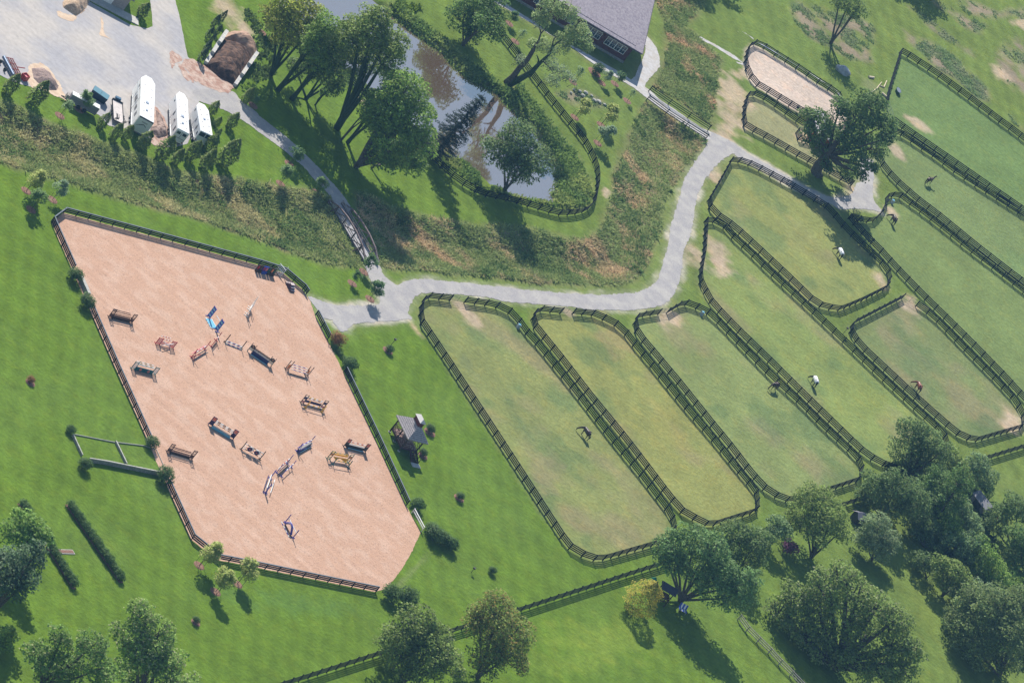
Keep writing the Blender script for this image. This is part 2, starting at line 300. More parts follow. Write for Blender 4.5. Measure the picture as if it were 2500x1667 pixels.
pathB = wp('c', (1500, 905), (1440, 880), (1280, 770), (1160, 690), (1080, 620), (1045, 590), (1080, 540), (1140, 470), (1148, 400), (1120, 320), (1060, 245), (1025, 225), (1018, 265), (1048, 310), (1045, 370), (1010, 450), (962, 545), (900, 510), (740, 420), (600, 340), (400, 240), (320, 170), (200, 95), (130, 50), (20, -30), (-60, -80), (-90, -40), (20, 20), (140, 85), (320, 190), (420, 250), (560, 335), (700, 440), (960, 595), (1075, 685), (1200, 770), (1330, 860), (1470, 955))
yard = wp('a', (-200, -60), (560, -60), (600, 5), (650, 35), (890, 172), (960, 187), (1010, 197), (1042, 182), (1035, 80), (1018, -60), (1180, -60), (1220, 90), (1250, 230), (1270, 330), (1285, 395), (1380, 450), (1600, 560), (1575, 620), (1480, 735), (1360, 692), (1350, 770), (1320, 900), (1280, 985), (1180, 1015), (1090, 1000), (1020, 965), (900, 890), (740, 860), (680, 790), (560, 735), (460, 692), (300, 622), (200, 592), (90, 562), (0, 515), (-200, 420))
pathR1 = wp('c', (1375, 80), (1440, 90), (1560, 145), (1660, 190), (1760, 245)) + wp('d', (30, 215), (105, 262), (95, 275), (0, 218)) + wp('c', (1690, 222), (1580, 165), (1470, 110))
pathR2 = wp('c', (1420, 250), (1500, 290), (1600, 345), (1700, 410)) + wp('d', (0, 400), (45, 435), (30, 445), (-10, 425)) + wp('c', (1720, 435), (1640, 395), (1540, 330), (1440, 275))
pond = wp('b', (560, -100), (820, -30), (880, 30), (910, 50), (950, 70), (1000, 120), (1080, 190), (1200, 280), (1330, 370), (1400, 450), (1480, 520), (1600, 590), (1700, 630), z=-.5) + \
    wp('c', (60, 680), (130, 760), (210, 830), (270, 880), (320, 960), (390, 1060), (425, 1150), (425, 1230), (405, 1320), (390, 1378), (300, 1352), (200, 1340), (100, 1312), (60, 1290), (0, 1255), z=-.5) + \
    wp('b', (1600, 1180), (1480, 1080), (1400, 1060), (1300, 1000), (1180, 900), (1050, 780), (900, 640), (720, 490), (500, 340), (330, 200), (250, 60), (300, -100), z=-.5)
M1 = wp('a', (-300, 600), (0, 700), (110, 720), (260, 810), (400, 870), (560, 920), (700, 980), (900, 1040), (1050, 1100), (1200, 1180), (1440, 1210), (1600, 1225)) + wp('b', (0, 1235), (120, 1265), (300, 1285), (440, 1305), (560, 1340), (600, 1400), (615, 1460)) + wp('f', (640, 110), (690, 240), (760, 340), (795, 395), (750, 408), (620, 412), (500, 392), (350, 335), (200, 275), (0, 205)) + wp('e', (1600, 180), (1400, 112), (1260, 72), (980, 0)) + wp('a', (1100, 1440), (800, 1350), (500, 1260), (320, 1205), (200, 1172), (0, 1112), (-300, 980))
M2 = wp('f', (930, 430), (1000, 440), (1200, 442), (1400, 472), (1600, 482), (1750, 500)) + wp('g', (300, 532), (600, 545), (850, 545), (980, 500), (1040, 440), (1080, 350), (1130, 230), (1150, 150), (1165, 0)) + wp('c', (1200, 1350), (1260, 1200), (1350, 1100), (1440, 1000), (1465, 965), (1330, 870), (1200, 780), (1060, 695), (1000, 830), (960, 930), (900, 1050), (860, 1150), (830, 1300)) + wp('g', (800, 20), (780, 100), (740, 200), (640, 245), (450, 220), (380, 190), (280, 170), (0, 150)) + wp('f', (1600, 150), (1500, 130), (1200, 80), (1000, 20), (850, -60), (760, -80), (780, 60), (860, 200), (920, 350))
M3 = wp('c', (1080, -80), (1120, 20), (1180, 130), (1205, 300), (1180, 450), (1120, 570), (1100, 590), (1290, 690), (1490, 850), (1510, 780), (1540, 600), (1565, 400), (1450, 290), (1390, 230), (1290, 180), (1400, 90), (1440, 0), (1440, -80))
M4 = wp('b', (1060, 20), (1130, 110), (1300, 230), (1430, 350), (1560, 440), (1700, 560), (1800, 640)) + wp('c', (190, 570), (300, 720), (430, 880), (560, 1040), (650, 1200), (680, 1330), (640, 1410), (540, 1425), (400, 1390), (385, 1380), (410, 1300), (425, 1160), (380, 1050), (260, 880), (130, 760), (0, 640)) + wp('b', (1600, 590), (1400, 460), (1200, 280), (1000, 120), (960, 60))
BEDS = [wp('d', (370, 40), (440, 30), (600, 60), (760, 120), (900, 140), (930, 220), (900, 330), (920, 420), (850, 430), (760, 400), (640, 330), (520, 270), (440, 210), (380, 130)),
        wp('d', (1150, 210), (1230, 250), (1360, 310), (1480, 380), (1600, 490), (1700, 600), (1710, 680), (1640, 670), (1500, 540), (1380, 480), (1270, 370), (1180, 290)),
        wp('d', (1300, -40), (1450, 40), (1560, 120), (1700, 170), (1650, 230), (1560, 190), (1480, 110), (1350, 30)),
        wp('d', (1430, -60), (1600, 20), (1800, 90), (1960, 60), (1960, 140), (1900, 100), (1750, 120), (1560, 90)),
        wp('d', (1780, 380), (1860, 280), (1980, 260), (2000, 660), (1900, 620), (1830, 540), (1790, 470)),
        wp('d', (1190, 60), (1300, 110), (1420, 220), (1540, 310), (1610, 350), (1590, 370), (1450, 290), (1330, 200)),
        wp('d', (1850, 780), (1960, 860), (1960, 900), (1870, 830)),
        wp('c', (470, 630), (560, 620), (680, 650), (760, 700), (800, 730), (700, 725), (600, 710), (500, 680), (440, 640))]
# ------------------------------------------------------------------ ground
xs = np.r_[-2500, -900, -400, -220, np.arange(-128, 134, .55), 220, 400, 900, 2500]
ys = np.r_[-2500, -900, -450, -270, np.arange(-212, 305, .6), 380, 600, 1100, 3000]
X, Y = np.meshgrid(xs, ys, indexing='ij')
wx = X + (fbm(X, Y, 3.0, 3) - .5) * 1.6; wy = Y + (fbm(X, Y, 3.0, 9) - .5) * 1.6
colr = np.zeros(X.shape + (3,)); n1 = fbm(X, Y, 14, 21); n2 = fbm(X, Y, 5, 31)
colr[:] = (0.098, 0.166, 0.016)
def sub(P, pad=3):
    P = np.asarray([(p[0], p[1]) for p in P]); a = P.min(0) - pad; b = P.max(0) + pad
    i0, i1 = np.searchsorted(xs, (a[0], b[0])); j0, j1 = np.searchsorted(ys, (a[1], b[1])); return slice(i0, i1), slice(j0, j1)
def paint(P, c, feather=0.4, amt=1.0, warp=True, grow=0.0):
    s = sub(P); x, y = (wx[s], wy[s]) if warp else (X[s], Y[s]); D = dist(P, x, y); D = np.where(inside(P, x, y), D, -D) + grow
    w = np.clip(D / feather * .5 + .5, 0, 1)[..., None] * (amt if np.isscalar(amt) else amt[s][..., None]); colr[s] = colr[s] * (1 - w) + np.array(c) * w
def blob(q, rx, ry, c, amt=1.0, ang=0.0, thr=.25):
    """soft ragged patch, q photo point, radii in photo px"""
    p = G(*q); r = mpp(p); A = rx * r; s = sub([(p.x - A * 3, p.y - A * 3), (p.x + A * 3, p.y + A * 3)], 0)
    dx = X[s] - p.x; dy = (Y[s] - p.y); XX, ZZ = scale_at(p); YY = proj(p + Vector((0, 1, 0))); o = proj(p); YY = (YY[0] - o[0], YY[1] - o[1])
    ux = dx * XX[0] + dy * YY[0]; uy = dx * XX[1] + dy * YY[1]; ca, sa = math.cos(ang), math.sin(ang)
    a = (ux * ca + uy * sa) / rx; b = (-ux * sa + uy * ca) / ry; d = np.sqrt(a * a + b * b)
    w = np.clip((1.15 - d) * 1.3 + (fbm(X[s], Y[s], 2.2, 77) - .5) * 2.2, 0, 1) * amt; w = w[..., None]; colr[s] = colr[s] * (1 - w) + np.array(c) * w
ang = rad(0)
# east lawns are duller, west lawn rich
rightish = np.clip((X * .6 + Y * .8 + 20) / 90, 0, 1)[..., None]
colr = colr * (1 - rightish) + np.array((0.122, 0.170, 0.036)) * rightish
st = np.sin((X * .92 + Y * .40 + (n1 - .5) * 6) * 2 * np.pi / 3.4) + .6 * np.sin((X * .35 - Y * .94 + (n1 - .5) * 5) * 2 * np.pi / 5.2); colr *= (1 + .085 * st)[..., None] * np.array((1.0, 1.0, 1.0))
yb = np.clip((n1 - .45) * 2.5, 0, 1)[..., None]; colr = colr * (1 - .35 * yb) + np.array((0.12, 0.19, 0.045)) * .35 * yb
PAD = [(wA, (.200, .220, .080)), (wB, (.225, .235, .078)), (wC, (.185, .225, .082)), (wD, (.190, .235, .072)), (wE, (.220, .240, .080)), (wF, (.155, .190, .075)), (wG, (.150, .200, .068)), (wH, (.150, .200, .075)), (wI, (.125, .190, .062)), (wK, (.27, .26, .14))]
for P, c in PAD: paint(P, c, 1.2, .9)
n3 = fbm(X, Y, 9, 51)
for P, c in PAD[:6]:
    paint(P, (.24, .20, .115), 1.5, np.clip((n3 - .52) * 2.6, 0, .55)); paint(P, (.09, .15, .06), 1.5, np.clip((fbm(X, Y, 6, 88) - .56) * 3, 0, .5))
DRT = (.44, .34, .25)
paint(wJ, (.50, .41, .345), .5, 1)
for M in (M1, M2, M3, M4): paint(M, (.17, .18, .075), 1.2, 1, grow=.3)
mn = fbm(X, Y, 6, 61)
for M in (M1, M2, M3): paint(M, (.17, .115, .075), .8, np.clip((mn - .5) * 5, 0, .8))
for Bd in BEDS: paint(Bd, (.27, .20, .165), 1.4, np.clip((fbm(X, Y, 4, 13) - .35) * 3, .1, .75))
for Bd in BEDS: paint(Bd, (.10, .14, .06), .6, np.clip((fbm(X, Y, 3.5, 71) - .52) * 8, 0, 1))
# dry verges of road and worn gateways
paint(road1, (.20, .22, .09), 2.0, .45, grow=.8); paint(road1, (.47, .43, .37), .5, np.clip((n2 - .35) * 3, .15, .95), grow=.75); paint(pathB, (.2, .2, .11), 1.2, .5, grow=.5)
for q, rx, ry, a in [((1125, 748), 22, 10, .7), ((1150, 775), 16, 34, -.6), ((1392, 765), 22, 9, .6), ((1638, 775), 26, 26, .3), ((1700, 625), 34, 26, .4), ((1745, 610), 26, 40, -.3), ((1760, 655), 30, 20, .5), ((1745, 425), 20, 18, 0), ((2240, 300), 36, 9, .6), ((2160, 770), 0.1, .1, 0), ((2225, 745), 34, 22, .5), ((2145, 680), 34, 12, .9), ((2475, 1030), 40, 30, 0), ((1810, 180), 26, 14, .3), ((1790, 250), 40, 90, -.2), ((1770, 330), 40, 30, .4), ((1975, 330), 24, 26, .7), ((2180, 520), 26, 10, .9), ((2190, 370), 26, 12, .9), ((560, 30), 60, 30, 1.0), ((600, 90), 20, 60, -.2), ((1020, 810), 8, 40, -.7), ((2080, 470), 30, 20, 0), ((2440, 180), 30, 15, .6), ((1480, 470), 8, 70, .3), ((1210, 565), 60, 8, .1), ((1085, 545), 60, 8, .1), ((1000, 275), 30, 8, .7), ((895, 255), 30, 8, .7), ((2500, 60), 30, 14, .3), ((1650, 300), 30, 12, .6)]:
    blob(q, rx, ry, DRT, .8, a)
for q, rx, ry, a, c in [((2130, 215), 40, 16, .6, (.2, .21, .11)), ((1260, 600), 50, 14, 0, (.22, .15, .1)), ((560, 1100), 1, 1, 0, DRT), ((1000, 1400), 60, 8, -.8, (.17, .19, .09)), ((1150, 900), 12, 90, -.6, (.17, .2, .09)), ((1500, 820), 60, 40, .9, (.26, .2, .1)), ((1640, 1050), 90, 40, .9, (.24, .23, .07)), ((1330, 1150), 60, 40, .9, (.23, .19, .11)), ((2120, 960), 90, 40, .9, (.19, .23, .06)), ((1950, 570), 70, 30, .9, (.21, .21, .08)), ((2470, 640), 60, 40, .8, (.13, .2, .07)), ((1480, 1560), 150, 60, 0, (.17, .235, .03)), ((1400, 1620), 120, 30, 0, (.16, .23, .03)), ((2270, 1480), 40, 90, 0, (.16, .21, .04)), ((2430, 1180), 60, 30, 0, (.15, .2, .05)), ((700, 1470), 200, 30, .1, (.09, .17, .035))]:
    blob(q, rx, ry, c, .55, a)
# height: pond basin, shallow swale under the footbridge
Zg = np.zeros(X.shape); s = sub(pond, 6); D = dist(pond, X[s], Y[s]); D = np.where(inside(pond, X[s], Y[s]), D, -D)
Zg[s] = -np.clip((D + 1.6) / 2.6, 0, 1) * 1.7
for P in (M1, M2):
    s = sub(P, 2); D = dist(P, X[s], Y[s]); D = np.where(inside(P, X[s], Y[s]), D, 0); Zg[s] -= np.clip((D - .6) / 4, 0, 1) ** 1.2 * 1.3
Zg += np.where(Zg < -.05, (n2 - .5) * .25, 0)
colr[s] = colr[s]
s = sub(pond, 3); D = dist(pond, X[s], Y[s]); D = np.where(inside(pond, X[s], Y[s]), D, -D); w = np.clip((D + .6) * 2, 0, 1)[..., None]; colr[s] = colr[s] * (1 - w) + np.array((.09, .06, .04)) * w
def ground_z(x, y):
    i = np.clip(np.searchsorted(xs, x), 1, len(xs) - 1); j = np.clip(np.searchsorted(ys, y), 1, len(ys) - 1); return np.minimum(Zg[i, j], Zg[i - 1, j - 1])
def ground_mat():
    M = bpy.data.materials.new('turf'); M.use_nodes = True; n = M.node_tree; N = n.nodes; L = n.links; N.clear()
    out = N.new('ShaderNodeOutputMaterial'); P = N.new('ShaderNodeBsdfPrincipled'); L.new(P.outputs[0], out.inputs[0]); P.inputs['Roughness'].default_value = .9; P.inputs['Specular IOR Level'].default_value = .05
    a = N.new('ShaderNodeAttribute'); a.attribute_name = 'Col'; tc = N.new('ShaderNodeTexCoord'); cs = a.outputs['Color']
    def nz(scale, det, lo, hi, a0, a1, rot=None, sc=None):
        src = tc.outputs['Object']
        if sc:
            mp = N.new('ShaderNodeMapping'); mp.inputs['Rotation'].default_value = (0, 0, rot); mp.inputs['Scale'].default_value = sc; L.new(src, mp.inputs[0]); src = mp.outputs[0]
        no = N.new('ShaderNodeTexNoise'); no.inputs['Scale'].default_value = scale; no.inputs['Detail'].default_value = det; no.inputs['Roughness'].default_value = .65; L.new(src, no.inputs[0])
        mr = N.new('ShaderNodeMapRange'); mr.inputs[1].default_value = lo; mr.inputs[2].default_value = hi; mr.inputs[3].default_value = a0; mr.inputs[4].default_value = a1; L.new(no.outputs[0], mr.inputs[0]); return mr.outputs[0], no
    def mul(c, f):
        v = N.new('ShaderNodeVectorMath'); v.operation = 'SCALE'; L.new(c, v.inputs[0]); L.new(f, v.inputs['Scale']); return v.outputs[0]
    f1, no1 = nz(1.3, 6, .3, .7, .82, 1.2); cs = mul(cs, f1)
    f2, _ = nz(.5, 4, .3, .7, .94, 1.06, rad(-20), (1, .25, 1)); cs = mul(cs, f2)
    f3, _ = nz(.09, 3, .3, .7, .86, 1.14); cs = mul(cs, f3)
    f5, no5 = nz(.75, 3, .52, .66, 0, .35, rad(12), (.18, 1.6, 1)); 
    mx = N.new('ShaderNodeMix'); mx.data_type = 'RGBA'; L.new(f5, mx.inputs[0]); L.new(cs, mx.inputs[6]); v = N.new('ShaderNodeVectorMath'); v.operation = 'MULTIPLY'; L.new(cs, v.inputs[0]); v.inputs[1].default_value = (1.18, 1.12, 1.2); L.new(v.outputs[0], mx.inputs[7]); cs = mx.outputs[2]
    f4, _ = nz(.35, 5, .5, .7, 0, .35)
    mx = N.new('ShaderNodeMix'); mx.data_type = 'RGBA'; L.new(f4, mx.inputs[0]); L.new(cs, mx.inputs[6]); v = N.new('ShaderNodeVectorMath'); v.operation = 'MULTIPLY'; L.new(cs, v.inputs[0]); v.inputs[1].default_value = (1.5, 1.18, .9); L.new(v.outputs[0], mx.inputs[7]); cs = mx.outputs[2]
    L.new(cs, P.inputs['Base Color']); b = N.new('ShaderNodeBump'); b.inputs['Strength'].default_value = 1; b.inputs['Distance'].default_value = .22; L.new(no1.outputs[0], b.inputs['Height']); L.new(b.outputs[0], P.inputs['Normal'])
    return M
nx, ny = X.shape; I = np.arange(nx * ny).reshape(nx, ny)
V = np.c_[X.ravel(), Y.ravel(), Zg.ravel()].astype(np.float32); q = np.stack([I[:-1, :-1], I[1:, :-1], I[1:, 1:], I[:-1, 1:]], -1).reshape(-1, 4)
me = bpy.data.meshes.new('ground'); me.vertices.add(len(V)); me.vertices.foreach_set('co', V.ravel()); me.loops.add(q.size); me.loops.foreach_set('vertex_index', q.ravel().astype(np.int32))
me.polygons.add(len(q)); me.polygons.foreach_set('loop_start', np.arange(0, q.size, 4, dtype=np.int32)); me.polygons.foreach_set('loop_total', np.full(len(q), 4, np.int32)); me.update()
at = me.color_attributes.new('Col', 'FLOAT_COLOR', 'POINT'); c4 = np.ones((len(V), 4), np.float32); c4[:, :3] = colr.reshape(-1, 3); at.data.foreach_set('color', c4.ravel())
me.materials.append(ground_mat()); me.polygons.foreach_set('use_smooth', [True] * len(q)); tag(link('ground', me), kind='structure')
# ------------------------------------------------------------------ sheets
SAND = mat('arena_sand', (0.465, 0.285, 0.200), 0.95, (0.505, 0.330, 0.245), 0.35, (.46, .62), var=.14, vscale=5, bump=.09, bscale=2.5, detail=7, spots=(2.6, .60, .66), streak=(35, .05))
GRAVEL = mat('gravel', (0.315, 0.300, 0.305), 0.95, (0.385, 0.365, 0.35), 0.35, (.42, .62), var=.10, vscale=3, bump=.03, bscale=8, detail=6, spots=(1.1, .62, .86))
PAVE = mat('asphalt_dust', (0.335, 0.325, 0.345), 0.9, (0.43, 0.395, 0.37), 0.10, (.42, .62), var=.09, vscale=1.2, detail=8, streak=(-38, .05), spots=(.5, .66, .82))
DIRTM = mat('brown_dirt', (0.34, 0.20, 0.155), 0.95, (0.48, 0.36, 0.30), 0.8, (.4, .6), var=.2, vscale=3, bump=.05, bscale=4, detail=6)
PATHM = mat('pale_path', (0.46, 0.45, 0.46), 0.95, (0.40, 0.37, 0.34), 0.6, var=.12, vscale=2)
SANDP = mat('pale_sand', (0.60, 0.47, 0.35), 0.95, (0.5, 0.36, 0.26), 1.0, bump=.06, bscale=3)
sheet('riding_arena_sand', sandP, .030, SAND, .10, .4, smooth=False)
sheet('gravel_road', road1, .045, GRAVEL, .26, .25); sheet('gravel_drive', road2, .040, GRAVEL, .2, .3)
sheet('walking_path', pathB, .052, PATHM, .16, .3); sheet('mown_path', pathR1, .02, PATHM, .2, .3); sheet('side_path', pathR2, .02, PATHM, .2, .3)
sheet('paved_yard', yard, .034, PAVE, .08, .4, smooth=False)
sheet('brown_dirt_spill', wp('a', (1300, 395), (1340, 420), (1400, 450), (1470, 500), (1560, 540), (1605, 560), (1590, 600), (1560, 640), (1460, 620), (1400, 590), (1350, 560), (1310, 560), (1290, 500), (1240, 440)), .058, DIRTM, .5)
sheet('brown_dirt_tracks', wp('a', (1165, 350), (1215, 375), (1240, 410), (1200, 440), (1180, 470), (1160, 440)), .058, DIRTM, .35)
sheet('red_dirt_smear', wp('a', (1215, 440), (1260, 470), (1300, 520), (1280, 555), (1240, 500)), .060, DIRTM, .4)
sheet('sand_dust', wp('a', (390, 75), (440, 95), (520, 120), (500, 150), (450, 140), (405, 115)), .056, SANDP, .4)
sheet('sand_streak', wp('a', (690, 120), (705, 160), (712, 230), (770, 280), (730, 262), (680, 240), (690, 200)), .056, SANDP, .15)
sheet('mound_apron', wp('a', (200, 455), (300, 440), (400, 560), (440, 640), (460, 690), (300, 620), (205, 590)), .050, SANDP, .4)
sheet('earth_apron', wp('a', (1040, 740), (1090, 760), (1140, 860), (1170, 990), (1090, 1000), (1030, 960)), .050, DIRTM, .3)
WATER = mat('pond_water', (0.115, 0.078, 0.055), 0.04, spec=1.0, bump=0)
WATER.node_tree.nodes['Principled BSDF'].inputs['IOR'].default_value = 2.7
bb = resample(smooth_poly(pond), 1.0); cen = bb.mean(0)
bigp = [tuple(p + (lambda t: np.array((-t[1], t[0])) * 0)(p)) for p in bb]
def grow(P, g):
    P = np.array(P); T = np.roll(P, -1, 0) - np.roll(P, 1, 0); T /= np.hypot(T[:, 0], T[:, 1])[:, None]; Nn = np.c_[T[:, 1], -T[:, 0]]
    ar = .5 * np.sum(P[:, 0] * np.roll(P[:, 1], -1) - np.roll(P[:, 0], -1) * P[:, 1]); return P + Nn * g * (1 if ar > 0 else -1)
sheet('pond_water', grow(bb, .9), -.5, WATER, 0, 1.0, smooth=False)
# ------------------------------------------------------------------ fences
POSTM = MB().box((0, 0, .76), (.17, .17, 1.52), BLACK).mesh('post')
POSTR = MB().box((0, 0, .60), (.13, .13, 1.2), BLACK).mesh('post')
def ray_fence(name, label, P, closed=False, step=2.55, rails=(.36, .70, 1.03, 1.36), rh=.19, group='black board fences round the paddocks', z=TR, cap=False, pm=None, maxp=100, zoff=0):
    Q = np.array(gw(P, z))
    if cap:   # straight runs meet in sharp corners
        Q = np.vstack([resample(np.array([a, c]), step, False)[:-1] for a, c in zip(Q, Q[1:])] + [Q[-1:]])
    else: Q = resample(Q, step, closed)
    t = empty(name, (Q[0][0], Q[0][1], 0), 0, label, 'fence', group); o = Vector((Q[0][0], Q[0][1], 0))
    n = len(Q); seg = [(Q[i], Q[(i + 1) % n]) for i in range(n if closed else n - 1)]
    gz = ground_z(Q[:, 0], Q[:, 1]) if zoff is None else np.zeros(n)
    for r in rails:
        b = MB()
        for a, c in seg:
            d = Vector((c[0] - a[0], c[1] - a[1], 0)); d.normalize(); nn = Vector((-d.y, d.x, 0)) * .08
            b.bar(Vector((a[0], a[1], r)) + nn - o, Vector((c[0], c[1], r)) + nn - o, .05, rh, BLACK)
        b.build('rail', t)
    if cap:
        b = MB()
        for a, c in seg:
            d = Vector((c[0] - a[0], c[1] - a[1], 0)).normalized() * .03
            b.bar(Vector((a[0], a[1], z + .03)) - d - o, Vector((c[0], c[1], z + .03)) + d - o, .18, .045, CAPM)
        b.build('cap_board', t)
    for i in range(min(n, maxp)):
        a = Q[i]; d = Q[(i + 1) % n] - Q[i] if (i < n - 1 or closed) else Q[i] - Q[i - 1]
        p = link('post', pm or POSTM, t); p.location = (a[0] - o.x, a[1] - o.y, 0); p.rotation_euler = (0, 0, math.atan2(d[1], d[0]))
    if n > maxp:
        b = MB()
        for i in range(maxp, n): b.box((Q[i][0] - o.x, Q[i][1] - o.y, .76), (.13, .13, 1.52), BLACK)
        tag(b.build('far_posts', t), kind='stuff')
    return t
pf = ray_fence
pf('paddock_fence', 'black four-board fence round the long paddock nearest the riding arena', LA)
pf('paddock_fence', 'black board fence round the yellowish paddock, second from the arena', LB)
pf('paddock_fence', 'black board fence round the third long paddock, dark grazing horse inside its right edge', LC)
pf('paddock_fence', 'black board fence round the long paddock holding a white-blanketed horse in open sun', LD)
pf('paddock_fence', 'black board fence round the paddock half covered by the big tree shadow', LE)
pf('paddock_fence', 'black board fence round the small paddock holding the bay horse at right', LF)
pf('paddock_fence', 'black board fence with curved end beside the gravel turning circle', LG, True)
pf('paddock_fence', 'black board fence running down from the big oak past the standing bay horse', LH)
pf('paddock_fence', 'black board fence, lower line of the close pair right of the big oak', LH2)
pf('paddock_fence', 'black board fence, upper line of the close pair right of the big oak', LI)
pf('paddock_fence', 'black board fence coming to a sharp point beside the green trough', LI2)
pf('paddock_fence', 'black board fence round the bare sandy pen beside the boulder', LJ)
pf('paddock_fence', 'black board fence along the front of the small grass pen under the oak', LK)
pf('paddock_fence', 'black board fence inside the oak shade behind the run-in shed', LK2)
pf('pond_fence', 'black board fence curving round the lower end of the pond', LN)
pf('boundary_fence', 'black board boundary fence at the far right edge above the mown lawn', LL)
pf('boundary_fence', 'black board boundary fence running behind the dense trees at lower right', LL1)
pf('boundary_fence', 'black board boundary fence with striped shadow crossing the bottom lawn', LL2)
ag = 'black arena fences with pale cap board'
for k, lab in (('north', 'black arena fence with pale cap along the top side of the sand arena'), ('west', 'black arena fence with pale cap on the left side between two round bushes'), ('south', 'black arena fence with pale cap along the bottom side of the sand arena'), ('east', 'short black arena fence section below the gravel entrance'), ('east2', 'black arena fence with pale cap on the right side facing the gazebo')):
    pf('arena_fence', lab, CAPL[k], step=2.55, rails=(.36, .70, 1.04), rh=.24, group=ag, z=1.2, cap=True, pm=POSTR)
# gates
def gate(lab, A, B, z=TR, h=1.15, name='paddock_gate', M=STEEL, dark=False):
    a = G(*A, z); b = G(*B, z); a.z = b.z = 0; d = b - a; L = d.length; t = empty(name, a, math.atan2(d.y, d.x), lab, 'gate', 'tubular gates of the paddocks')
    fr = MB(); mm = BLACK if dark else mat_gate
    for zz in (.2, 1.35): fr.tube([(.08, 0, zz), (L - .08, 0, zz)], .028, mm, 5)
    for x in (.08, L - .08, L / 2): fr.tube([(x, 0, .2), (x, 0, 1.35)], .028, mm, 5)
    fr.build('gate_frame', t); w = MB()
    for zz in np.arange(.35, 1.3, .16): w.tube([(.08, 0, zz), (L - .08, 0, zz)], .011, mm, 4)
    for x in np.arange(.25, L - .1, .3): w.tube([(x, 0, .2), (x, 0, 1.35)], .006, mm, 4)
    w.build('wire_mesh', t); return t
mat_gate = mat('dull_green_steel', (0.10, 0.13, 0.12), 0.5, metal=.3)
gate('wire gate at the top of the paddock nearest the arena', (1107, 721), (1143, 726)); gate('wire gate at the top of the yellowish second paddock', (1377, 752.5), (1407, 754))
gate('wire gate at the top of the third long paddock', (1616, 755), (1637.5, 752)); gate('wire gate at the corner of the small paddock with the bay horse', (2211, 717), (2244.6, 736))
gate('wire gate between sharp-pointed fence and oak tree fence pair', (2170, 243), (2184, 286))
# guard rails of the culvert crossing
def guard(lab, pts):
    t = empty('guard_rail', G(*pts[0]), 0, lab, 'railing', 'black guard rails of the culvert crossing'); o = G(*pts[0]); q = [G(*p) - o for p in pts]
    for p in q: MB().box((p.x, p.y, .8), (.16, .16, 1.6), BLACK).build('post', t)
    for z in (.55, .95, 1.35):
        b = MB()
        for u, v in zip(q, q[1:]): b.bar(u + Vector((0, 0, z)), v + Vector((0, 0, z)), .06, .15, BLACK)
        b.build('rail', t)
guard('black three-bar guard rail on the far side of the culvert path', [(1582.6, 224), (1630, 257), (1678, 289), (1726.7, 320)])
guard('black three-bar guard rail on the near side of the culvert path', [(1576.7, 246.5), (1623, 281), (1671, 312), (1720, 342.4)])
# white inner rail of bare pen
ow = [G(*p, 1.0) for p in F('d', (140, 290), (290, 375), (420, 455), (560, 545), (680, 625), (715, 670))]; b = MB()
for u, v in zip(ow, ow[1:]): b.bar(u - ow[0], v - ow[0], .28, .05, WHITE)
for u in ow: b.box((u.x - ow[0].x, u.y - ow[0].y, -.5), (.08, .08, 1.0), WHITE)
o = b.build('inner_rail'); o.location = ow[0]; tag(o, 'white rail along the inside of the sandy pen fence', 'rail')
# ------------------------------------------------------------------ wooden footbridge
def footbridge():
    a = G(816, 496); b = G(905, 645); d = (b - a); L = d.length; t = empty('footbridge', a, math.atan2(d.y, d.x), 'weathered wooden truss footbridge carrying the gravel path over the grassy ditch', 'footbridge')
    w = 3.0
    DECK = mat('bridge_deck', (0.33, 0.33, 0.36), 0.85, (.44, .42, .42), 2, var=.2, vscale=3); k = MB()
    n = 60
    for i in range(n): k.box((L * (i + .5) / n, 0, .12), (L / n - .03, w - .1, .08), DECK)
    k.build('deck', t); s = MB()
    for y in (-1.1, 0, 1.1): s.box((L / 2, y, -.05), (L, .25, .26), DKBRN)
    s.build('beam', t)
    TW = mat('truss_wood', (0.12, 0.085, 0.085), .8, (0.2, .16, .16), 3, var=.3)
    for sgn in (-1, 1):
        y = sgn * w / 2; r = MB()
        zt = [.45, 1.5, 1.9, 1.9, 1.5, .45]; xx = [L * u for u in (0, .18, .38, .62, .82, 1)]
        for i in range(5): r.bar((xx[i], y, zt[i]), (xx[i + 1], y, zt[i + 1]), .28, .22, TW)
        r.bar((0, y, .12), (L, y, .12), .24, .3, TW)
        for i in range(1, 5): r.bar((xx[i], y, .1), (xx[i], y, zt[i]), .2, .2, TW)
        for i in range(1, 4): r.bar((xx[i], y, .2), (xx[i + 1], y, zt[i + 1] - .1), .14, .16, TW)
        r.build('truss', t); h = MB()
        for z in (.6, .95): h.bar((0, y - sgn * .15, z), (L, y - sgn * .15, z), .06, .14, GREYW)
        h.build('handrail', t)
        for i in (1, 4):
            MB().bar((xx[i], y, zt[i] - .2), (xx[i], y + sgn * 1.3, -.2), .16, .16, DKBRN).build('outrigger', t)
footbridge()
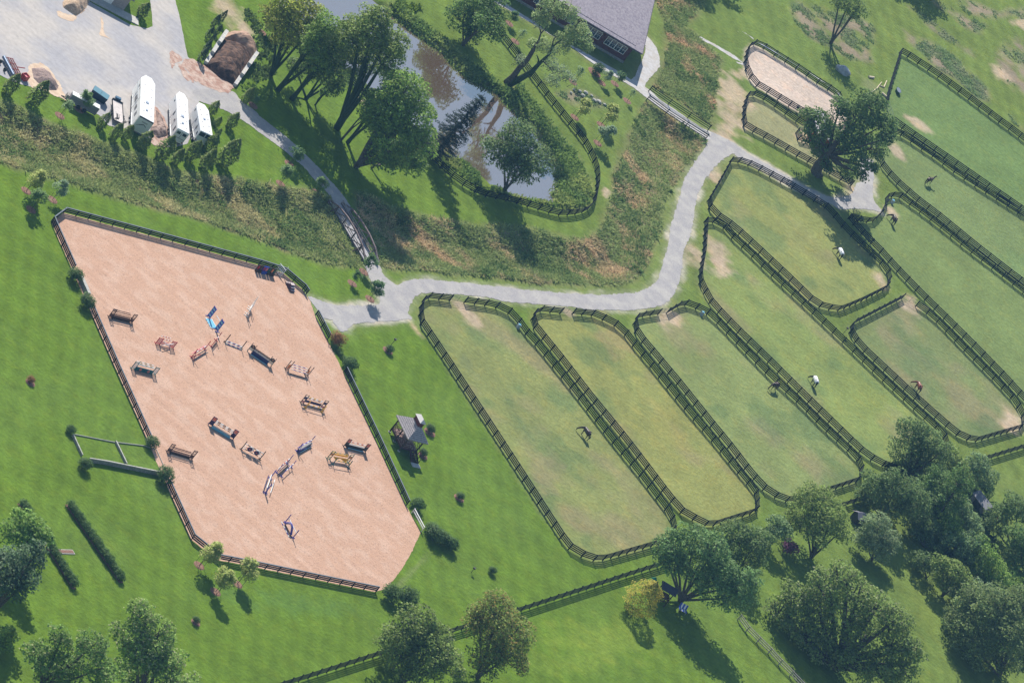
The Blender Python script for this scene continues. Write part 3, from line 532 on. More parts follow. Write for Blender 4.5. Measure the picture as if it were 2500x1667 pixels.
# ------------------------------------------------------------------ vegetation
def leaf_cards(P, Nrm, s, cols, jitter=.7, aspect=.75):
    """P (n,3) centres, Nrm outward normals, s sizes -> quads"""
    n = len(P); r = rng.normal(size=(n, 3)); N = Nrm * (1 - jitter) + r * jitter * .55 + np.array((0, 0, .75)); N /= np.linalg.norm(N, axis=1)[:, None]
    t = np.cross(N, rng.normal(size=(n, 3))); t /= np.linalg.norm(t, axis=1)[:, None]; u = np.cross(N, t)
    s = (np.asarray(s) * rng.uniform(.6, 1.35, n))[:, None]; a = t * s * .5; b = u * s * .5 * aspect
    bend = N * s * .12
    V = np.stack([P - a, P - b * .9 + bend, P + a, P + b * .9 + bend], 1).reshape(-1, 3); return V, cols
def clump_pts(c, r, n, squash=.85, shell=.62, zbias=.15):
    d = rng.normal(size=(n, 3)); d[:, 2] += zbias; d /= np.linalg.norm(d, axis=1)[:, None]; rr = (shell + (1.06 - shell) * rng.random(n) ** .6)[:, None]
    lump = 1 + .16 * np.sin(d[:, :1] * 5.1 + c[0]) * np.cos(d[:, 1:2] * 4.3 + c[1]) + .1 * np.sin(d[:, 2:] * 7 + c[2] * 3)
    P = np.array(c) + d * rr * lump * np.array((r, r, r * squash)); return P, d
def pal(n, base, var=.22, alt=None, altf=0):
    c = np.array(base) * rng.uniform(1 - var, 1 + var, (n, 1)) * rng.uniform(.94, 1.06, (n, 3))
    if alt is not None:
        k = rng.random(n) < altf; c[k] = np.array(alt) * rng.uniform(.8, 1.2, (k.sum(), 1))
    return c
def crown_mesh(masses, leaf=.42, dens=1.0, col=(.045, .085, .03), alt=None, altf=0, sub_r=.29, shell=.62, squash=.85, cvar=.22, gap=.12):
    VV = []; CC = []; tips = []
    for c, r in masses:
        r = r * 1.12; ns = min(60, int(14 * (r / 2.5) ** 1.3 + 9)); leaf_ = leaf * .98
        for k in range(ns):
            if rng.random() < gap: continue
            ph = math.acos(1 - 1.75 * (k + .5) / ns); th = k * 2.399 + rng.uniform(-.6, .6); d = np.array((math.sin(ph) * math.cos(th), math.sin(ph) * math.sin(th), math.cos(ph)))
            rr = r * rng.uniform(.52, .88); cc = np.array(c) + d * rr * np.array((1, 1, squash)); sr = (r * .2 + .42) * sub_r / .29 * rng.uniform(.7, 1.35)
            if cc[2] - sr < .3: cc[2] = sr + .3
            n = int(max(24, dens * 9.5 * sr * sr / (leaf_ * leaf_))); P, dd = clump_pts(cc, sr, n, .62, .72, zbias=.55)
            tint = rng.uniform(1 - cvar, 1 + cvar); V, C = leaf_cards(P, dd, np.full(n, leaf_), pal(n, np.array(col) * tint * 2.7, .36, alt, altf)); VV.append(V); CC.append(C); tips.append((cc, sr))
    return quads_mesh('crown', np.concatenate(VV), np.concatenate(CC), LEAF), tips
def trunk_mesh(masses, tips, r0, bark=BARK, stems=1, spread=.0):
    b = MB()
    for c, r in masses:
        c = Vector(c); h = max(c.z - r * .3, 1)
        for s in range(stems):
            o = Vector((rng.uniform(-1, 1), rng.uniform(-1, 1), 0)) * spread
            mid = Vector((c.x * .35 + rng.uniform(-.3, .3), c.y * .3, h * .5)) + o * 1.6
            b.tube([o + Vector((0, 0, -.2)), o * 1.1 + Vector((c.x * .08, 0, h * .15)), mid, c * .85 + Vector((0, 0, h * .1)), c + Vector((0, 0, r * .4))], [r0 * 1.5, r0, r0 * .8, r0 * .5, r0 * .15], bark, 8)
    for cc, sr in tips[::2]:
        k = min(range(len(masses)), key=lambda i: (Vector(masses[i][0]) - Vector(cc)).length); c = Vector(masses[k][0]); s = c + Vector((0, 0, -masses[k][1] * .35)); e = Vector(cc); md = s.lerp(e, .5) + Vector((0, 0, -.3))
        b.tube([s, md, e], [r0 * .32, r0 * .2, r0 * .06], bark, 5)
    return b.mesh('trunk', True)
def tree(label, base, masses, col=(.045, .085, .03), leaf=.42, name='broadleaf_tree', cat='tree', group=None, r0=None, dens=1.0, bark=BARK, depth=None, stems=1, spread=0, zmin=True, **kw):
    o = G(*base); sc = mpp(o); ms = []
    for i, (x, y, r) in enumerate(masses):
        q = lift(o, (x, y)); rr = r * sc; dy = rng.uniform(-1, 1) * rr if len(masses) > 1 else 0
        if depth: dy = depth[i] * sc
        z = q.z
        if dy:  # keep the photo position when moved in depth
            q2 = lift(Vector((o.x, o.y + dy, 0)), (x, y)); q = Vector((q2.x, o.y + dy, q2.z))
        if zmin: q.z = max(q.z, rr * .75)
        ms.append(((q.x - o.x, q.y - o.y, q.z), rr * 1.16))
    cm, tips = crown_mesh(ms, leaf, dens, col, **kw); R = r0 or .017 * max(c[2] for c, _ in ms) + .05
    t = empty(name, o, 0, label, cat, group); link('trunk', trunk_mesh(ms, tips, R, bark, stems, spread), t); link('crown', cm, t); return t
G1 = (.085, .130, .026); G2 = (.058, .095, .026); G3 = (.088, .118, .030); GB = (.062, .092, .030); GY = (.140, .160, .028); GF = (.060, .082, .045)
PT = 'tall trees between drive and pond'
tree('tall yellow-green maple at the left end of the pond row', (661, 184), [(700, 60, 44), (740, 30, 42), (665, 45, 28), (750, 85, 34), (700, 15, 36), (690, 100, 24)], GY, .48, group=PT, bark=IVY, alt=(.19, .2, .06), altf=.25)
tree('tall ivy-trunked tree second in the pond row, thin top over the water', (678, 221), [(768, 108, 38), (800, 60, 28), (775, 150, 30), (790, 90, 34), (740, 130, 24)], G1, .42, group=PT, bark=IVY, gap=.2)
tree('broad grey-green tree in the middle of the pond row', (712, 243), [(812, 118, 40), (790, 165, 32), (862, 70, 28), (835, 90, 34), (760, 175, 22)], G3, .42, group=PT, bark=IVY)
tree('tree with bluish shaded crown left of the leaning dark trunk', (747, 243), [(845, 150, 38), (820, 200, 28), (720, 165, 22), (800, 150, 30)], GB, .40, group=PT, bark=IVY)
tree('small understory tree on the lawn among tall trunks', (769, 257), [(808, 212, 18), (790, 228, 12)], G2, .36, group=PT, bark=IVY)
tree('tall round-crowned tree with long bare ivy trunk reaching over the pond', (822, 315), [(905, 75, 46), (940, 100, 44), (940, 145, 40), (895, 150, 40), (870, 95, 36), (925, 45, 26)], G3, .44, group=PT, bark=IVY)
tree('slender tree with thin pale trunk left of the big green maple', (832, 343), [(915, 250, 26), (900, 285, 18)], G1, .40, group=PT, r0=.16)
tree('mid-size tree with ivy stump leaning beside the big green maple', (848, 349), [(925, 275, 38), (965, 210, 34), (915, 300, 30)], G1, .42, group=PT, bark=IVY)
tree('biggest bright green maple between drive and spruce', (868, 408), [(985, 225, 50), (1010, 290, 52), (960, 340, 50), (1020, 350, 38), (930, 385, 34), (930, 290, 42), (990, 390, 36), (955, 260, 40)], G1, .46, group=PT, dens=1.05)
tree('low dark tree tucked under the big green maple', (906, 410), [(985, 372, 34), (1015, 395, 24)], G2, .42, group=PT)
def conifer(label, base, top, rpx, col=(.035, .062, .055), name='spruce_tree', leaf=.34, layers=15, bare=.12, n=230):
    o = G(*base); q = lift(o, top); H = q.z; lean = (q.x - o.x); R = rpx * mpp(o); VV = []; CC = []; b = MB(); b.tube([(0, 0, -.2), (lean * .5, 0, H * .5), (lean, 0, H)], [.30, .18, .04], BARK, 8)
    for k in range(layers):
        f = bare + (1 - bare) * k / layers; r = R * (1 - f) ** .75 * rng.uniform(.8, 1.1) + .25; nb = 8
        for j in range(nb):
            a = 2 * math.pi * (j + rng.random()) / nb; d = np.array((math.cos(a), math.sin(a), 0)); L = r * rng.uniform(.75, 1.15); m = int(n * L / nb) + 8
            t = rng.random(m) ** .7; P = np.array((lean * f, 0, H * f)) + d * (t * L)[:, None]; P[:, 2] -= .30 * t * L - .12 * L * t * t * 2 * .5; P += rng.normal(0, 1, (m, 3)) * np.array((.25, .25, .10)) * (.5 + .5 * t)[:, None]
            V, C = leaf_cards(P, np.tile((0, 0, 1.0), (m, 1)), np.full(m, leaf), pal(m, col, .3), .5, .6); VV.append(V); CC.append(C)
            b.bar((lean * f, 0, H * f), tuple(np.array((lean * f, 0, H * f)) + d * L * .9 + np.array((0, 0, -.25 * L))), .07, .07, BARK)
    t = empty(name, o, 0, label, 'tree'); link('trunk', b.mesh('trunk'), t); link('crown', quads_mesh('crown', np.concatenate(VV), np.concatenate(CC), LEAF), t)
conifer('tall blue spruce leaning over the pond, bare lower trunk', (1054, 386), (1183, 230), 58)
tree('round green tree standing alone at the lower end of the pond', (1231, 466), [(1262, 345, 46), (1300, 395, 42), (1225, 370, 42), (1265, 410, 42)], GB, .42, r0=.22, depth=(0, -18, -14, 12), alt=(.09, .13, .05), altf=.12)
tree('dense green tree at top beside the pond fence', (1130, 112), [(1165, 20, 44), (1195, 62, 36), (1128, 40, 34), (1150, 80, 26), (1205, 15, 30)], G2, .42)
def willow():
    o = G(1237, 204); t = empty('willow_tree', o, 0, 'old pale grey-green willow with two leaning trunks beside the barn path', 'tree'); ms = []; b = MB()
    for (x, y, r, dy) in [(1345, 22, 30, 0), (1380, 35, 28, 1), (1325, 45, 24, -1), (1405, 85, 30, 1), (1375, 105, 26, 0), (1425, 105, 20, 0), (1330, 112, 18, 0), (1300, 115, 14, 1)]:
        q = lift(o, (x, y)); ms.append(((q.x - o.x, q.y - o.y + dy, q.z), r * mpp(o)))
    cm, tips = crown_mesh(ms, .34, 1.0, (.13, .165, .07), cvar=.15, gap=.12)
    wis = []
    for (x, y, r) in [(1370, 178, 24), (1395, 195, 14), (1345, 155, 20), (1350, 200, 18), (1345, 125, 16), (1272, 150, 14)]:
        q = lift(o, (x, y)); wis.append(((q.x - o.x, 0, max(q.z, 1)), r * mpp(o)))
    c2, t2 = crown_mesh(wis, .28, .38, (.11, .14, .085), gap=.1)
    def P(x, y, dy=0): q = lift(o, (1180 + x / 6.53, y / 6.53)); return Vector((q.x - o.x, dy, q.z))
    b.tube([P(370, 1330), P(480, 1220), P(570, 1090), P(700, 960), P(790, 810), P(830, 720)], [.75, .6, .5, .45, .4, .25], BARK, 9); b.tube([P(790, 810), P(880, 650), P(915, 540), P(1000, 450)], [.25, .18, .15, .1], BARK, 7); b.tube([P(915, 540), P(890, 420), P(900, 300)], [.14, .1, .06], BARK, 6)
    b.tube([P(430, 1340), P(620, 1240), P(780, 1140), P(860, 1050), P(950, 960), P(1060, 860), P(1090, 760), P(1240, 640)], [.7, .6, .5, .4, .3, .2, .18, .12], IVY, 9); b.tube([P(860, 1050), P(880, 960), P(850, 880)], [.2, .15, .08], IVY, 6); b.tube([P(1090, 760), P(1110, 660), P(1150, 580)], [.14, .12, .08], BARK, 6)
    b.tube([P(950, 980), P(1050, 1080), P(1110, 1160)], [.12, .1, .05], BARK, 5); b.tube([P(1050, 1080), P(1200, 1090), P(1260, 1200)], [.1, .07, .04], BARK, 5)
    for cc, sr in tips[::2] + t2[::2]:
        b.tube([Vector(cc) + Vector((-.6, 0, -1.2)), Vector(cc)], [.06, .02], BARK, 4)
    link('trunk', b.mesh('trunk', True), t); link('crown', cm, t); link('hanging_foliage', c2, t)
willow()
def oak():
    o = G(1993, 425); t = empty('oak_tree', o, 0, 'huge dark oak with thick bent trunk shading the pens', 'tree'); ms = []
    for (x, y, r, d) in [(2120, 262, 46, 40), (2150, 310, 40, 20), (2085, 290, 46, 0), (2080, 345, 44, -20), (2125, 365, 38, 0), (2100, 395, 26, -10), (1975, 285, 24, 0), (2005, 300, 34, 20), (1980, 335, 32, -10), (2005, 370, 28, 0), (2030, 335, 34, 0), (2050, 265, 26, 30), (2065, 412, 24, 0), (2100, 425, 18, 0), (2130, 410, 14, 0), (2160, 340, 18, 0), (2020, 410, 14, 0)]:
        q = lift(o, (x, y)); ms.append(((q.x - o.x, 0, q.z), r * mpp(o)))
        k = len(ms) - 1; dy = (d + rng.uniform(-45, 45)) * mpp(o); q2 = lift(Vector((o.x, o.y + dy, 0)), (x, y)); ms[k] = ((q2.x - o.x, dy, q2.z), ms[k][1])
    cm, tips = crown_mesh(ms, .5, .95, (.055, .088, .026), gap=.06, cvar=.2); b = MB()
    def P(x, y): q = lift(o, (x, y)); return Vector((q.x - o.x, 0, q.z))
    tr = [P(1995, 432), P(1990, 415), P(2003, 398), P(2020, 380)]; b.tube([Vector((0, 0, -.3)), P(1992, 418), P(2000, 402), P(2022, 376), P(2040, 345)], [1.6, 1.1, .95, .85, .5], BARK, 12)
    for c, r in ms: s = P(2022, 376); e = Vector(c); b.tube([s, s.lerp(e, .5) + Vector((0, 0, -.5)), e], [.45, .28, .08], BARK, 6)
    for cc, sr in tips[::3]:
        k = min(ms, key=lambda mm: (Vector(mm[0]) - Vector(cc)).length); b.tube([Vector(k[0]), Vector(cc)], [.12, .04], BARK, 4)
    link('trunk', b.mesh('trunk', True), t); link('crown', cm, t)
oak()
tree('slim open-branched tree on the mulched bed at top right', (2027, 108), [(2070, 8, 30), (2095, 20, 22), (2045, 5, 20), (2080, 35, 16)], GB, .34, dens=.6, gap=.25, r0=.22)
tree('bright green tree at the left edge above the dark blue-green tree', (15, 1395), [(58, 1275, 30), (30, 1300, 30), (85, 1300, 30), (62, 1320, 30), (110, 1310, 16)], (.085, .135, .03), .46)
tree('dark blue-green tree at the left edge', (-22, 1500), [(35, 1375, 40), (75, 1370, 30), (30, 1425, 40), (-10, 1400, 50), (65, 1420, 24), (90, 1345, 22)], (.048, .075, .038), .46, gap=.2)
tree('small bright green tree at the left edge near the bottom', (-5, 1590), [(18, 1548, 20), (8, 1572, 20), (-15, 1550, 24)], G1, .4)
tree('bushy tree with pale leaf tips at the lower left edge of the picture', (90, 1700), [(95, 1600, 34), (145, 1560, 26), (165, 1625, 44), (225, 1580, 36), (245, 1640, 42), (120, 1650, 34)], (.07, .115, .028), .44, alt=(.34, .38, .16), altf=.14)
tree('big chestnut with cream flower tips at the bottom left', (330, 1740), [(345, 1500, 30), (380, 1545, 42), (320, 1560, 40), (345, 1600, 48), (400, 1600, 48), (430, 1650, 44), (330, 1655, 44)], (.09, .135, .032), .44, alt=(.40, .42, .22), altf=.16)
tree('large dark green tree at the bottom centre', (985, 1665), [(1020, 1530, 46), (1060, 1570, 46), (970, 1575, 50), (1030, 1610, 56), (1085, 1620, 42), (955, 1630, 40)], G3, .44, alt=(.12, .15, .08), altf=.1, dens=1.05)
tree('autumn-tinted tree with rusty crown at the bottom centre', (1165, 1655), [(1215, 1490, 42), (1255, 1545, 44), (1195, 1545, 46), (1245, 1600, 44), (1190, 1610, 36), (1165, 1510, 28)], (.088, .112, .026), .40, alt=(.36, .27, .08), altf=.20, gap=.12)
tree('vase-shaped bright green elm beside the play tower', (1660, 1468), [(1640, 1330, 36), (1690, 1320, 38), (1740, 1345, 40), (1640, 1380, 34), (1700, 1385, 42), (1765, 1400, 42), (1810, 1435, 38), (1720, 1430, 38), (1780, 1465, 34), (1620, 1355, 26), (1835, 1410, 24)], (.068, .112, .038), .42, stems=1, dens=.95, gap=.14, depth=(0, 20, 10, -10, 0, 0, 0, 0, -10, 0, 10))
LR = 'dense trees at the lower right'
tree('dark tree behind the vase-shaped elm at the paddock corner', (1800, 1395), [(1800, 1310, 38), (1845, 1325, 38), (1830, 1365, 34), (1780, 1345, 30)], GB, .42, group=LR)
tree('light green rounded tree below the yellowish paddock end', (1875, 1335), [(1895, 1285, 26), (1880, 1308, 22), (1915, 1300, 18)], (.09, .13, .055), .38, group=LR)
tree('dark mottled tree hiding the boundary fence beside the small roof', (1980, 1362), [(1975, 1215, 32), (2010, 1240, 42), (1960, 1265, 42), (2035, 1265, 34), (2000, 1295, 42), (2050, 1300, 24)], G3, .42, group=LR, dens=.9, gap=.16)
tree('rounded silver-green shrub-like tree on the lawn right of the small roof', (2128, 1368), [(2140, 1290, 32), (2165, 1320, 28), (2115, 1320, 28), (2140, 1335, 34)], (.10, .13, .062), .34, group=LR, dens=1.05)
tree('purple-leaved shrub at the lawn edge under dark trees', (1922, 1350), [(1930, 1332, 14), (1922, 1340, 10)], (.09, .03, .065), .3, name='purple_shrub', cat='shrub', zmin=False)
tree('tall tree standing in front of the paddock corner at right', (2212, 1172), [(2225, 1060, 36), (2265, 1075, 36), (2210, 1105, 36), (2270, 1115, 36), (2305, 1100, 26), (2230, 1140, 28)], GB, .42, group=LR)
for i, (lab, b0, ms, c) in enumerate([
    ('wide dark tree mass above the silver-green rounded tree', (2150, 1262), [(2140, 1190, 34), (2190, 1185, 40), (2230, 1220, 42), (2175, 1235, 38), (2115, 1215, 26)], GB),
    ('tree wrapped in vines behind the grey shed roof', (2270, 1290), [(2290, 1175, 36), (2320, 1215, 36), (2270, 1230, 42), (2310, 1265, 34), (2345, 1170, 30)], G2),
    ('rounded vine-covered tree at the lawn edge above the grey shed', (2385, 1215), [(2385, 1140, 32), (2405, 1170, 26), (2360, 1150, 24)], (.075, .11, .045)),
    ('small vine-covered mound below the grey shed', (2310, 1345), [(2315, 1275, 26), (2330, 1300, 22), (2295, 1300, 22)], G1),
    ('curled vine-covered mound in the middle of the lower right thicket', (2345, 1395), [(2335, 1330, 28), (2370, 1325, 26), (2355, 1355, 26)], (.065, .1, .04)),
    ('vine thicket running down beside the mound at right', (2410, 1430), [(2400, 1340, 26), (2420, 1385, 34), (2390, 1395, 28), (2440, 1420, 30)], G1),
    ('dark arching tree at the right edge', (2470, 1345), [(2440, 1255, 30), (2480, 1240, 30), (2425, 1290, 24), (2515, 1250, 26)], GB),
    ('vine-draped tree at the right edge below the arching one', (2500, 1430), [(2480, 1310, 26), (2510, 1330, 34), (2465, 1365, 34), (2500, 1385, 40)], G2),
    ('small dark tree left of the vine mounds', (2262, 1412), [(2252, 1368, 20), (2270, 1385, 16), (2238, 1382, 14)], GB),
    ('vine mass filling the gap below the wide dark trees', (2255, 1335), [(2240, 1265, 34), (2265, 1290, 30), (2290, 1330, 24), (2225, 1300, 24)], GB),
    ('pale vine curtain between shed roof and vine mounds', (2370, 1350), [(2345, 1240, 26), (2360, 1275, 28), (2375, 1300, 24)], (.085, .12, .05)),
    ('vine mass at the right edge of the thicket', (2470, 1460), [(2450, 1420, 30), (2480, 1440, 30), (2430, 1450, 26)], G1),
    ('feathery light green tree against the lower right corner tree', (2385, 1500), [(2375, 1440, 30), (2345, 1455, 24), (2410, 1455, 26)], (.09, .125, .06)),
    ('rounded tree filling behind the tall corner tree', (2330, 1215), [(2330, 1120, 26), (2345, 1150, 24), (2300, 1150, 26)], G3),
    ('low leafy tree in front of the vine mounds', (2300, 1455), [(2330, 1400, 28), (2300, 1415, 24), (2350, 1425, 26), (2300, 1375, 20)], G3)]):
    tree(lab, b0, ms, c, .42, group=LR)
tree('large dark green tree filling the lower right corner', (2440, 1650), [(2380, 1475, 46), (2440, 1480, 50), (2340, 1530, 40), (2400, 1540, 56), (2460, 1545, 50), (2370, 1590, 46), (2440, 1600, 44), (2490, 1480, 40)], (.078, .104, .036), .42, group=LR)
tree('huge spreading chestnut with pale tips at the bottom right', (2040, 1632), [(2060, 1410, 36), (2015, 1430, 42), (2090, 1445, 42), (1945, 1465, 42), (1990, 1480, 42), (2070, 1500, 46), (2140, 1480, 44), (2180, 1520, 38), (1900, 1500, 36), (1940, 1540, 42), (2020, 1545, 40), (2110, 1560, 46), (2190, 1575, 44), (2230, 1590, 28), (1930, 1595, 36), (1990, 1615, 40), (2090, 1625, 48), (2160, 1640, 44), (2215, 1630, 30)], (.088, .120, .032), .46, alt=(.30, .33, .17), altf=.10, depth=(40, 20, 20, 10, 20, 10, 20, 10, 0, -10, 0, 0, 0, 0, -20, -30, -30, -20, -10), gap=.30, r0=.55)
for lab, b0, ms in [('shade tree beyond the top edge right of the barn', (1640, -120), [(1680, -190, 60), (1720, -160, 50)]), ('shade tree beyond the top edge above the flower beds', (2190, -75), [(2230, -150, 60), (2260, -120, 60), (2190, -130, 50)]), ('small shade tree beyond the top edge near the upper path', (1755, -60), [(1790, -110, 34)])]:
    tree(lab, b0, ms, G2, .5)
#@@P4
# ------------------------------------------------------------------ shrubs, hedges, columnar evergreens
def bush_mesh(r, h, n=900, leaf=.17, col=(.05, .095, .022), lumps=7):
    VV = []; CC = []
    for k in range(lumps):
        a = 2 * math.pi * k / max(lumps - 1, 1); c = (0, 0, h * .55) if k == 0 else (math.cos(a) * r * .38, math.sin(a) * r * .38, h * rng.uniform(.38, .6)); P, d = clump_pts(c, r * .62, n // lumps, h / r * .55, .6); P[:, 2] = np.abs(P[:, 2]) + .03
        V, C = leaf_cards(P, d, np.full(len(P), leaf), pal(len(P), np.array(col) * rng.uniform(.85, 1.2) * 1.7, .25), .45); VV.append(V); CC.append(C)
    return quads_mesh('foliage', np.concatenate(VV), np.concatenate(CC), LEAF)
def stem_mesh(h=.4, r=.05):
    b = MB(); b.tube([(0, 0, -.1), (0, 0, h)], [r, r * .7], BARK, 6); return b.mesh('stem')
BUSH = [bush_mesh(1.0, 1.6, 1300), bush_mesh(1.0, 1.6, 1300, col=(.055, .095, .026))]; HB = [bush_mesh(.7, 1.15, 700, .14, lumps=4) for _ in range(3)]; RUST = bush_mesh(1.0, 1.5, 1200, .16, (.17, .085, .03)); STEM = stem_mesh()
RINGM = MB().tube([(0, 0, .0), (0, 0, .07)], [1.0, .8], MULCH, 18).mesh('mulch_ring', False)
def bush(q, r, label, group=None, me=None, ring=False, name='shrub', h=1.0):
    o = G(*q); t = empty(name, o, rng.uniform(0, 6), label, 'shrub', group); t.scale = (r, r, r * h)
    link('foliage', me or BUSH[int(rng.integers(2))], t); link('stem', STEM, t)
    if ring: k = link('mulch_ring', RINGM, t); k.scale = (1.15, 1.15, 1); k.location = (0.2, -.2, .01)
    return t
g = 'round shrubs beside the arena'
bush((176, 682), 1.45, 'round green and rusty bush at the upper end of the short stone wall', g); bush((205, 748), 1.5, 'dark round bush at the lower end of the short stone wall', g)
bush((364, 1090), 1.25, 'olive round bush at arena edge where the walled lawn begins', g); bush((394, 1173), 1.65, 'big dark round bush at the low corner of the walled lawn', g)
bush((168, 1055), .9, 'small dark bush at the upper outer corner of the walled lawn', g); bush((201, 1142), 1.25, 'dark bush at the lower outer corner of the walled lawn', g)
bush((816, 838), 1.55, 'rust coloured ornamental grass clump at the arena edge', g, RUST)
bush((1013, 1240), 1.35, 'round bush at the upper end of the white rail on the arena edge', g); bush((1047, 1300), 1.35, 'small bush behind the three big round ones right of the arena', g)
bush((1056, 1318), 1.7, 'big round bush nearest the white rail at the arena corner', g); bush((1078, 1325), 1.4, 'middle bush of the dark trio right of the arena corner', g); bush((1093, 1338), 1.5, 'lowest bush of the dark trio right of the arena corner', g)
bush((945, 1462), 1.75, 'left of two big dark bushes at the bottom arena corner', g); bush((985, 1474), 2.0, 'right of two big dark bushes at the bottom arena corner', g); bush((848, 898), 1.45, 'dark round bush at the lower end of the small bush row on the arena edge', g)
for i in range(5): bush((815 + 7.5 * i, 852 + 8.5 * i), .72, 'small clipped bush, ' + 'first second third fourth fifth'.split()[i] + ' below the rusty grass clump on the arena edge', 'small bushes in a row on the arena edge', HB[i % 3])
g2 = 'single small bushes on the lawn'
bush((72, 932), .75, 'small brownish bush alone on the left lawn', g2, RUST, True); bush((947, 858), .85, 'small dark bush with mulch beside the bird-feeder post', g2, None, True); bush((1046, 1053), .95, 'small dark bush behind the gazebo', g2, None, True)
bush((1030, 1110), .8, 'small dark bush beside the gazebo steps', g2, None, True); bush((1119, 1217), .85, 'small dark bush alone on the lawn between gazebo and first paddock', g2, None, True); bush((1198, 1397), .8, 'small dark bush alone below the first paddock', g2); bush((475, 1518), .7, 'small dark bush alone near the bottom left lawn', g2, None, True)
bush((1452, 180), 1.25, 'rounded young evergreen shrub with mulch beside the barn path', g2, None, True, h=1.3)
ORD = 'first second third fourth fifth sixth seventh eighth ninth tenth eleventh twelfth thirteenth fourteenth fifteenth sixteenth seventeenth eighteenth nineteenth'.split()
def hedge_row(a, b, n, lab, group):
    for i in range(n):
        t = i / (n - 1); bush((a[0] + (b[0] - a[0]) * t, a[1] + (b[1] - a[1]) * t), 1.25 * rng.uniform(.92, 1.08), 'clipped dark bush, ' + ORD[i] + ' from the top ' + lab, group, HB[i % 3], name='hedge_bush')
    A = G(*a); B = G(*b); d = (B - A); s = MB().box((0, 0, .02), (d.length + 1.2, .9, .05), MULCH); o = s.build('mulch_strip'); o.location = (A + B) / 2; o.rotation_euler = (0, 0, math.atan2(d.y, d.x)); tag(o, kind='structure')
hedge_row((168, 1238), (291, 1415), 19, 'in the long hedge row', 'bushes of the long hedge row'); hedge_row((120, 1340), (176, 1430), 9, 'in the short hedge row', 'bushes of the short hedge row')
hedge_row((52, 1236), (64, 1252), 3, 'in the tiny row of three', 'bushes of the tiny hedge row')
def column_mesh(h=4.2, r=.8, n=1500, col=(.15, .20, .05)):
    f = rng.random(n) ** .8; a = rng.uniform(0, 2 * math.pi, n); prof = np.sin(np.clip(f * .93 + .1, 0, 1) * math.pi) ** .6 * (1 - .35 * f); lump = 1 + .22 * np.sin(a * 3 + f * 9) + .12 * np.sin(a * 7 - f * 23)
    R = r * 1.32 * prof * lump * (.72 + .3 * rng.random(n)); P = np.c_[np.cos(a) * R, np.sin(a) * R, .15 + f * h]; d = np.c_[np.cos(a), np.sin(a), .5 * np.ones(n)]; d /= np.linalg.norm(d, axis=1)[:, None]
    V, C = leaf_cards(P, d, np.full(n, .2), pal(n, np.array(col) * 1.45, .3, (.13, .15, .06), .12), .5, 1.2); return quads_mesh('foliage', V, C, LEAF)
COLM = [column_mesh() for _ in range(4)]; COLD = [column_mesh(4.2, .55, 900, (.05, .08, .04)) for _ in range(2)]
def evergreen(base, top, lab, group, dark=False, w=1.0):
    o = G(*base); q = lift(o, top); s = max(q.z, 1) / 4.3; t = empty('columnar_evergreen', o, rng.uniform(0, 6), lab, 'evergreen', group); t.scale = (s * w * 1.3, s * w * 1.3, s * 1.08)
    link('foliage', (COLD if dark else COLM)[int(rng.integers(2 if dark else 4))], t); link('stem', STEM, t)
ge = 'columnar evergreens screening the yard'; 
EV = [((40, 640), (95, 490), 'at the far left end of the row, below the harrow'), ((215, 715), (290, 540), 'beside the mulch mound at left'), ((680, 870), (735, 770), 'at the lower end of the long grey trailer'), ((765, 950), (818, 840), 'in front of the flat ramp trailer'), ((845, 950), (905, 860), 'left of the rear of the largest white trailer'), ((950, 1020), (1015, 890), 'in front of the largest white trailer'), ((1085, 1080), (1175, 930), 'between the largest and middle white trailers'), ((1185, 1120), (1250, 1020), 'below the middle white trailer, left one of a pair'), ((1282, 1090), (1355, 960), 'below the middle white trailer, right one of a pair'), ((1405, 1040), (1490, 930), 'behind the smallest white trailer, upper one'), ((1385, 1150), (1460, 1020), 'below the smallest white trailer'), ((1512, 1130), (1612, 950), 'standing apart right of the white trailers, lowest'), ((1432, 780), (1485, 690), 'beside the driveway corner above the smallest trailer'), ((1468, 865), (1502, 795), 'small one on the right side of the smallest trailer'), ((1560, 870), (1620, 770), 'with mulch ring beside the drive'), ((1665, 700), (1722, 600), 'on the right verge of the drive under the manure bunker'), ((1480, 930), (1508, 880), 'tiny one at the right rear of the smallest trailer')]
for b0, t0, l in EV: evergreen(F('a', b0)[0], F('a', t0)[0], 'evergreen ' + l, ge)
for b0, t0, l in [((1360, 415), (1400, 310), 'lowest'), ((1390, 360), (1425, 265), 'second from the bottom'), ((1408, 262), (1448, 180), 'middle left'), ((1468, 242), (1502, 165), 'middle right'), ((1450, 180), (1485, 90), 'second from the top'), ((1498, 150), (1530, 60), 'topmost'), ((1430, 295), (1458, 225), 'tucked third from the bottom')]:
    evergreen(F('a', b0)[0], F('a', t0)[0], 'dark slim evergreen beside the manure bunker, ' + l, 'dark evergreens beside the manure bunker', True)
evergreen(F('a', (955, 110))[0], F('a', (1000, 15))[0], 'dark evergreen on the grass island beside the top left building', None, w=1.2)
bush((700, 1000), 1, 'x') if 0 else None
# golden conifer
o = G(1545, 1492); q = lift(o, (1606, 1422)); t = empty('golden_conifer', o, 0, 'broad golden yellow conifer beside the play tower', 'conifer'); link('foliage', column_mesh(q.z, q.z * .36, 5000, (.36, .32, .05)), t); link('stem', STEM, t)
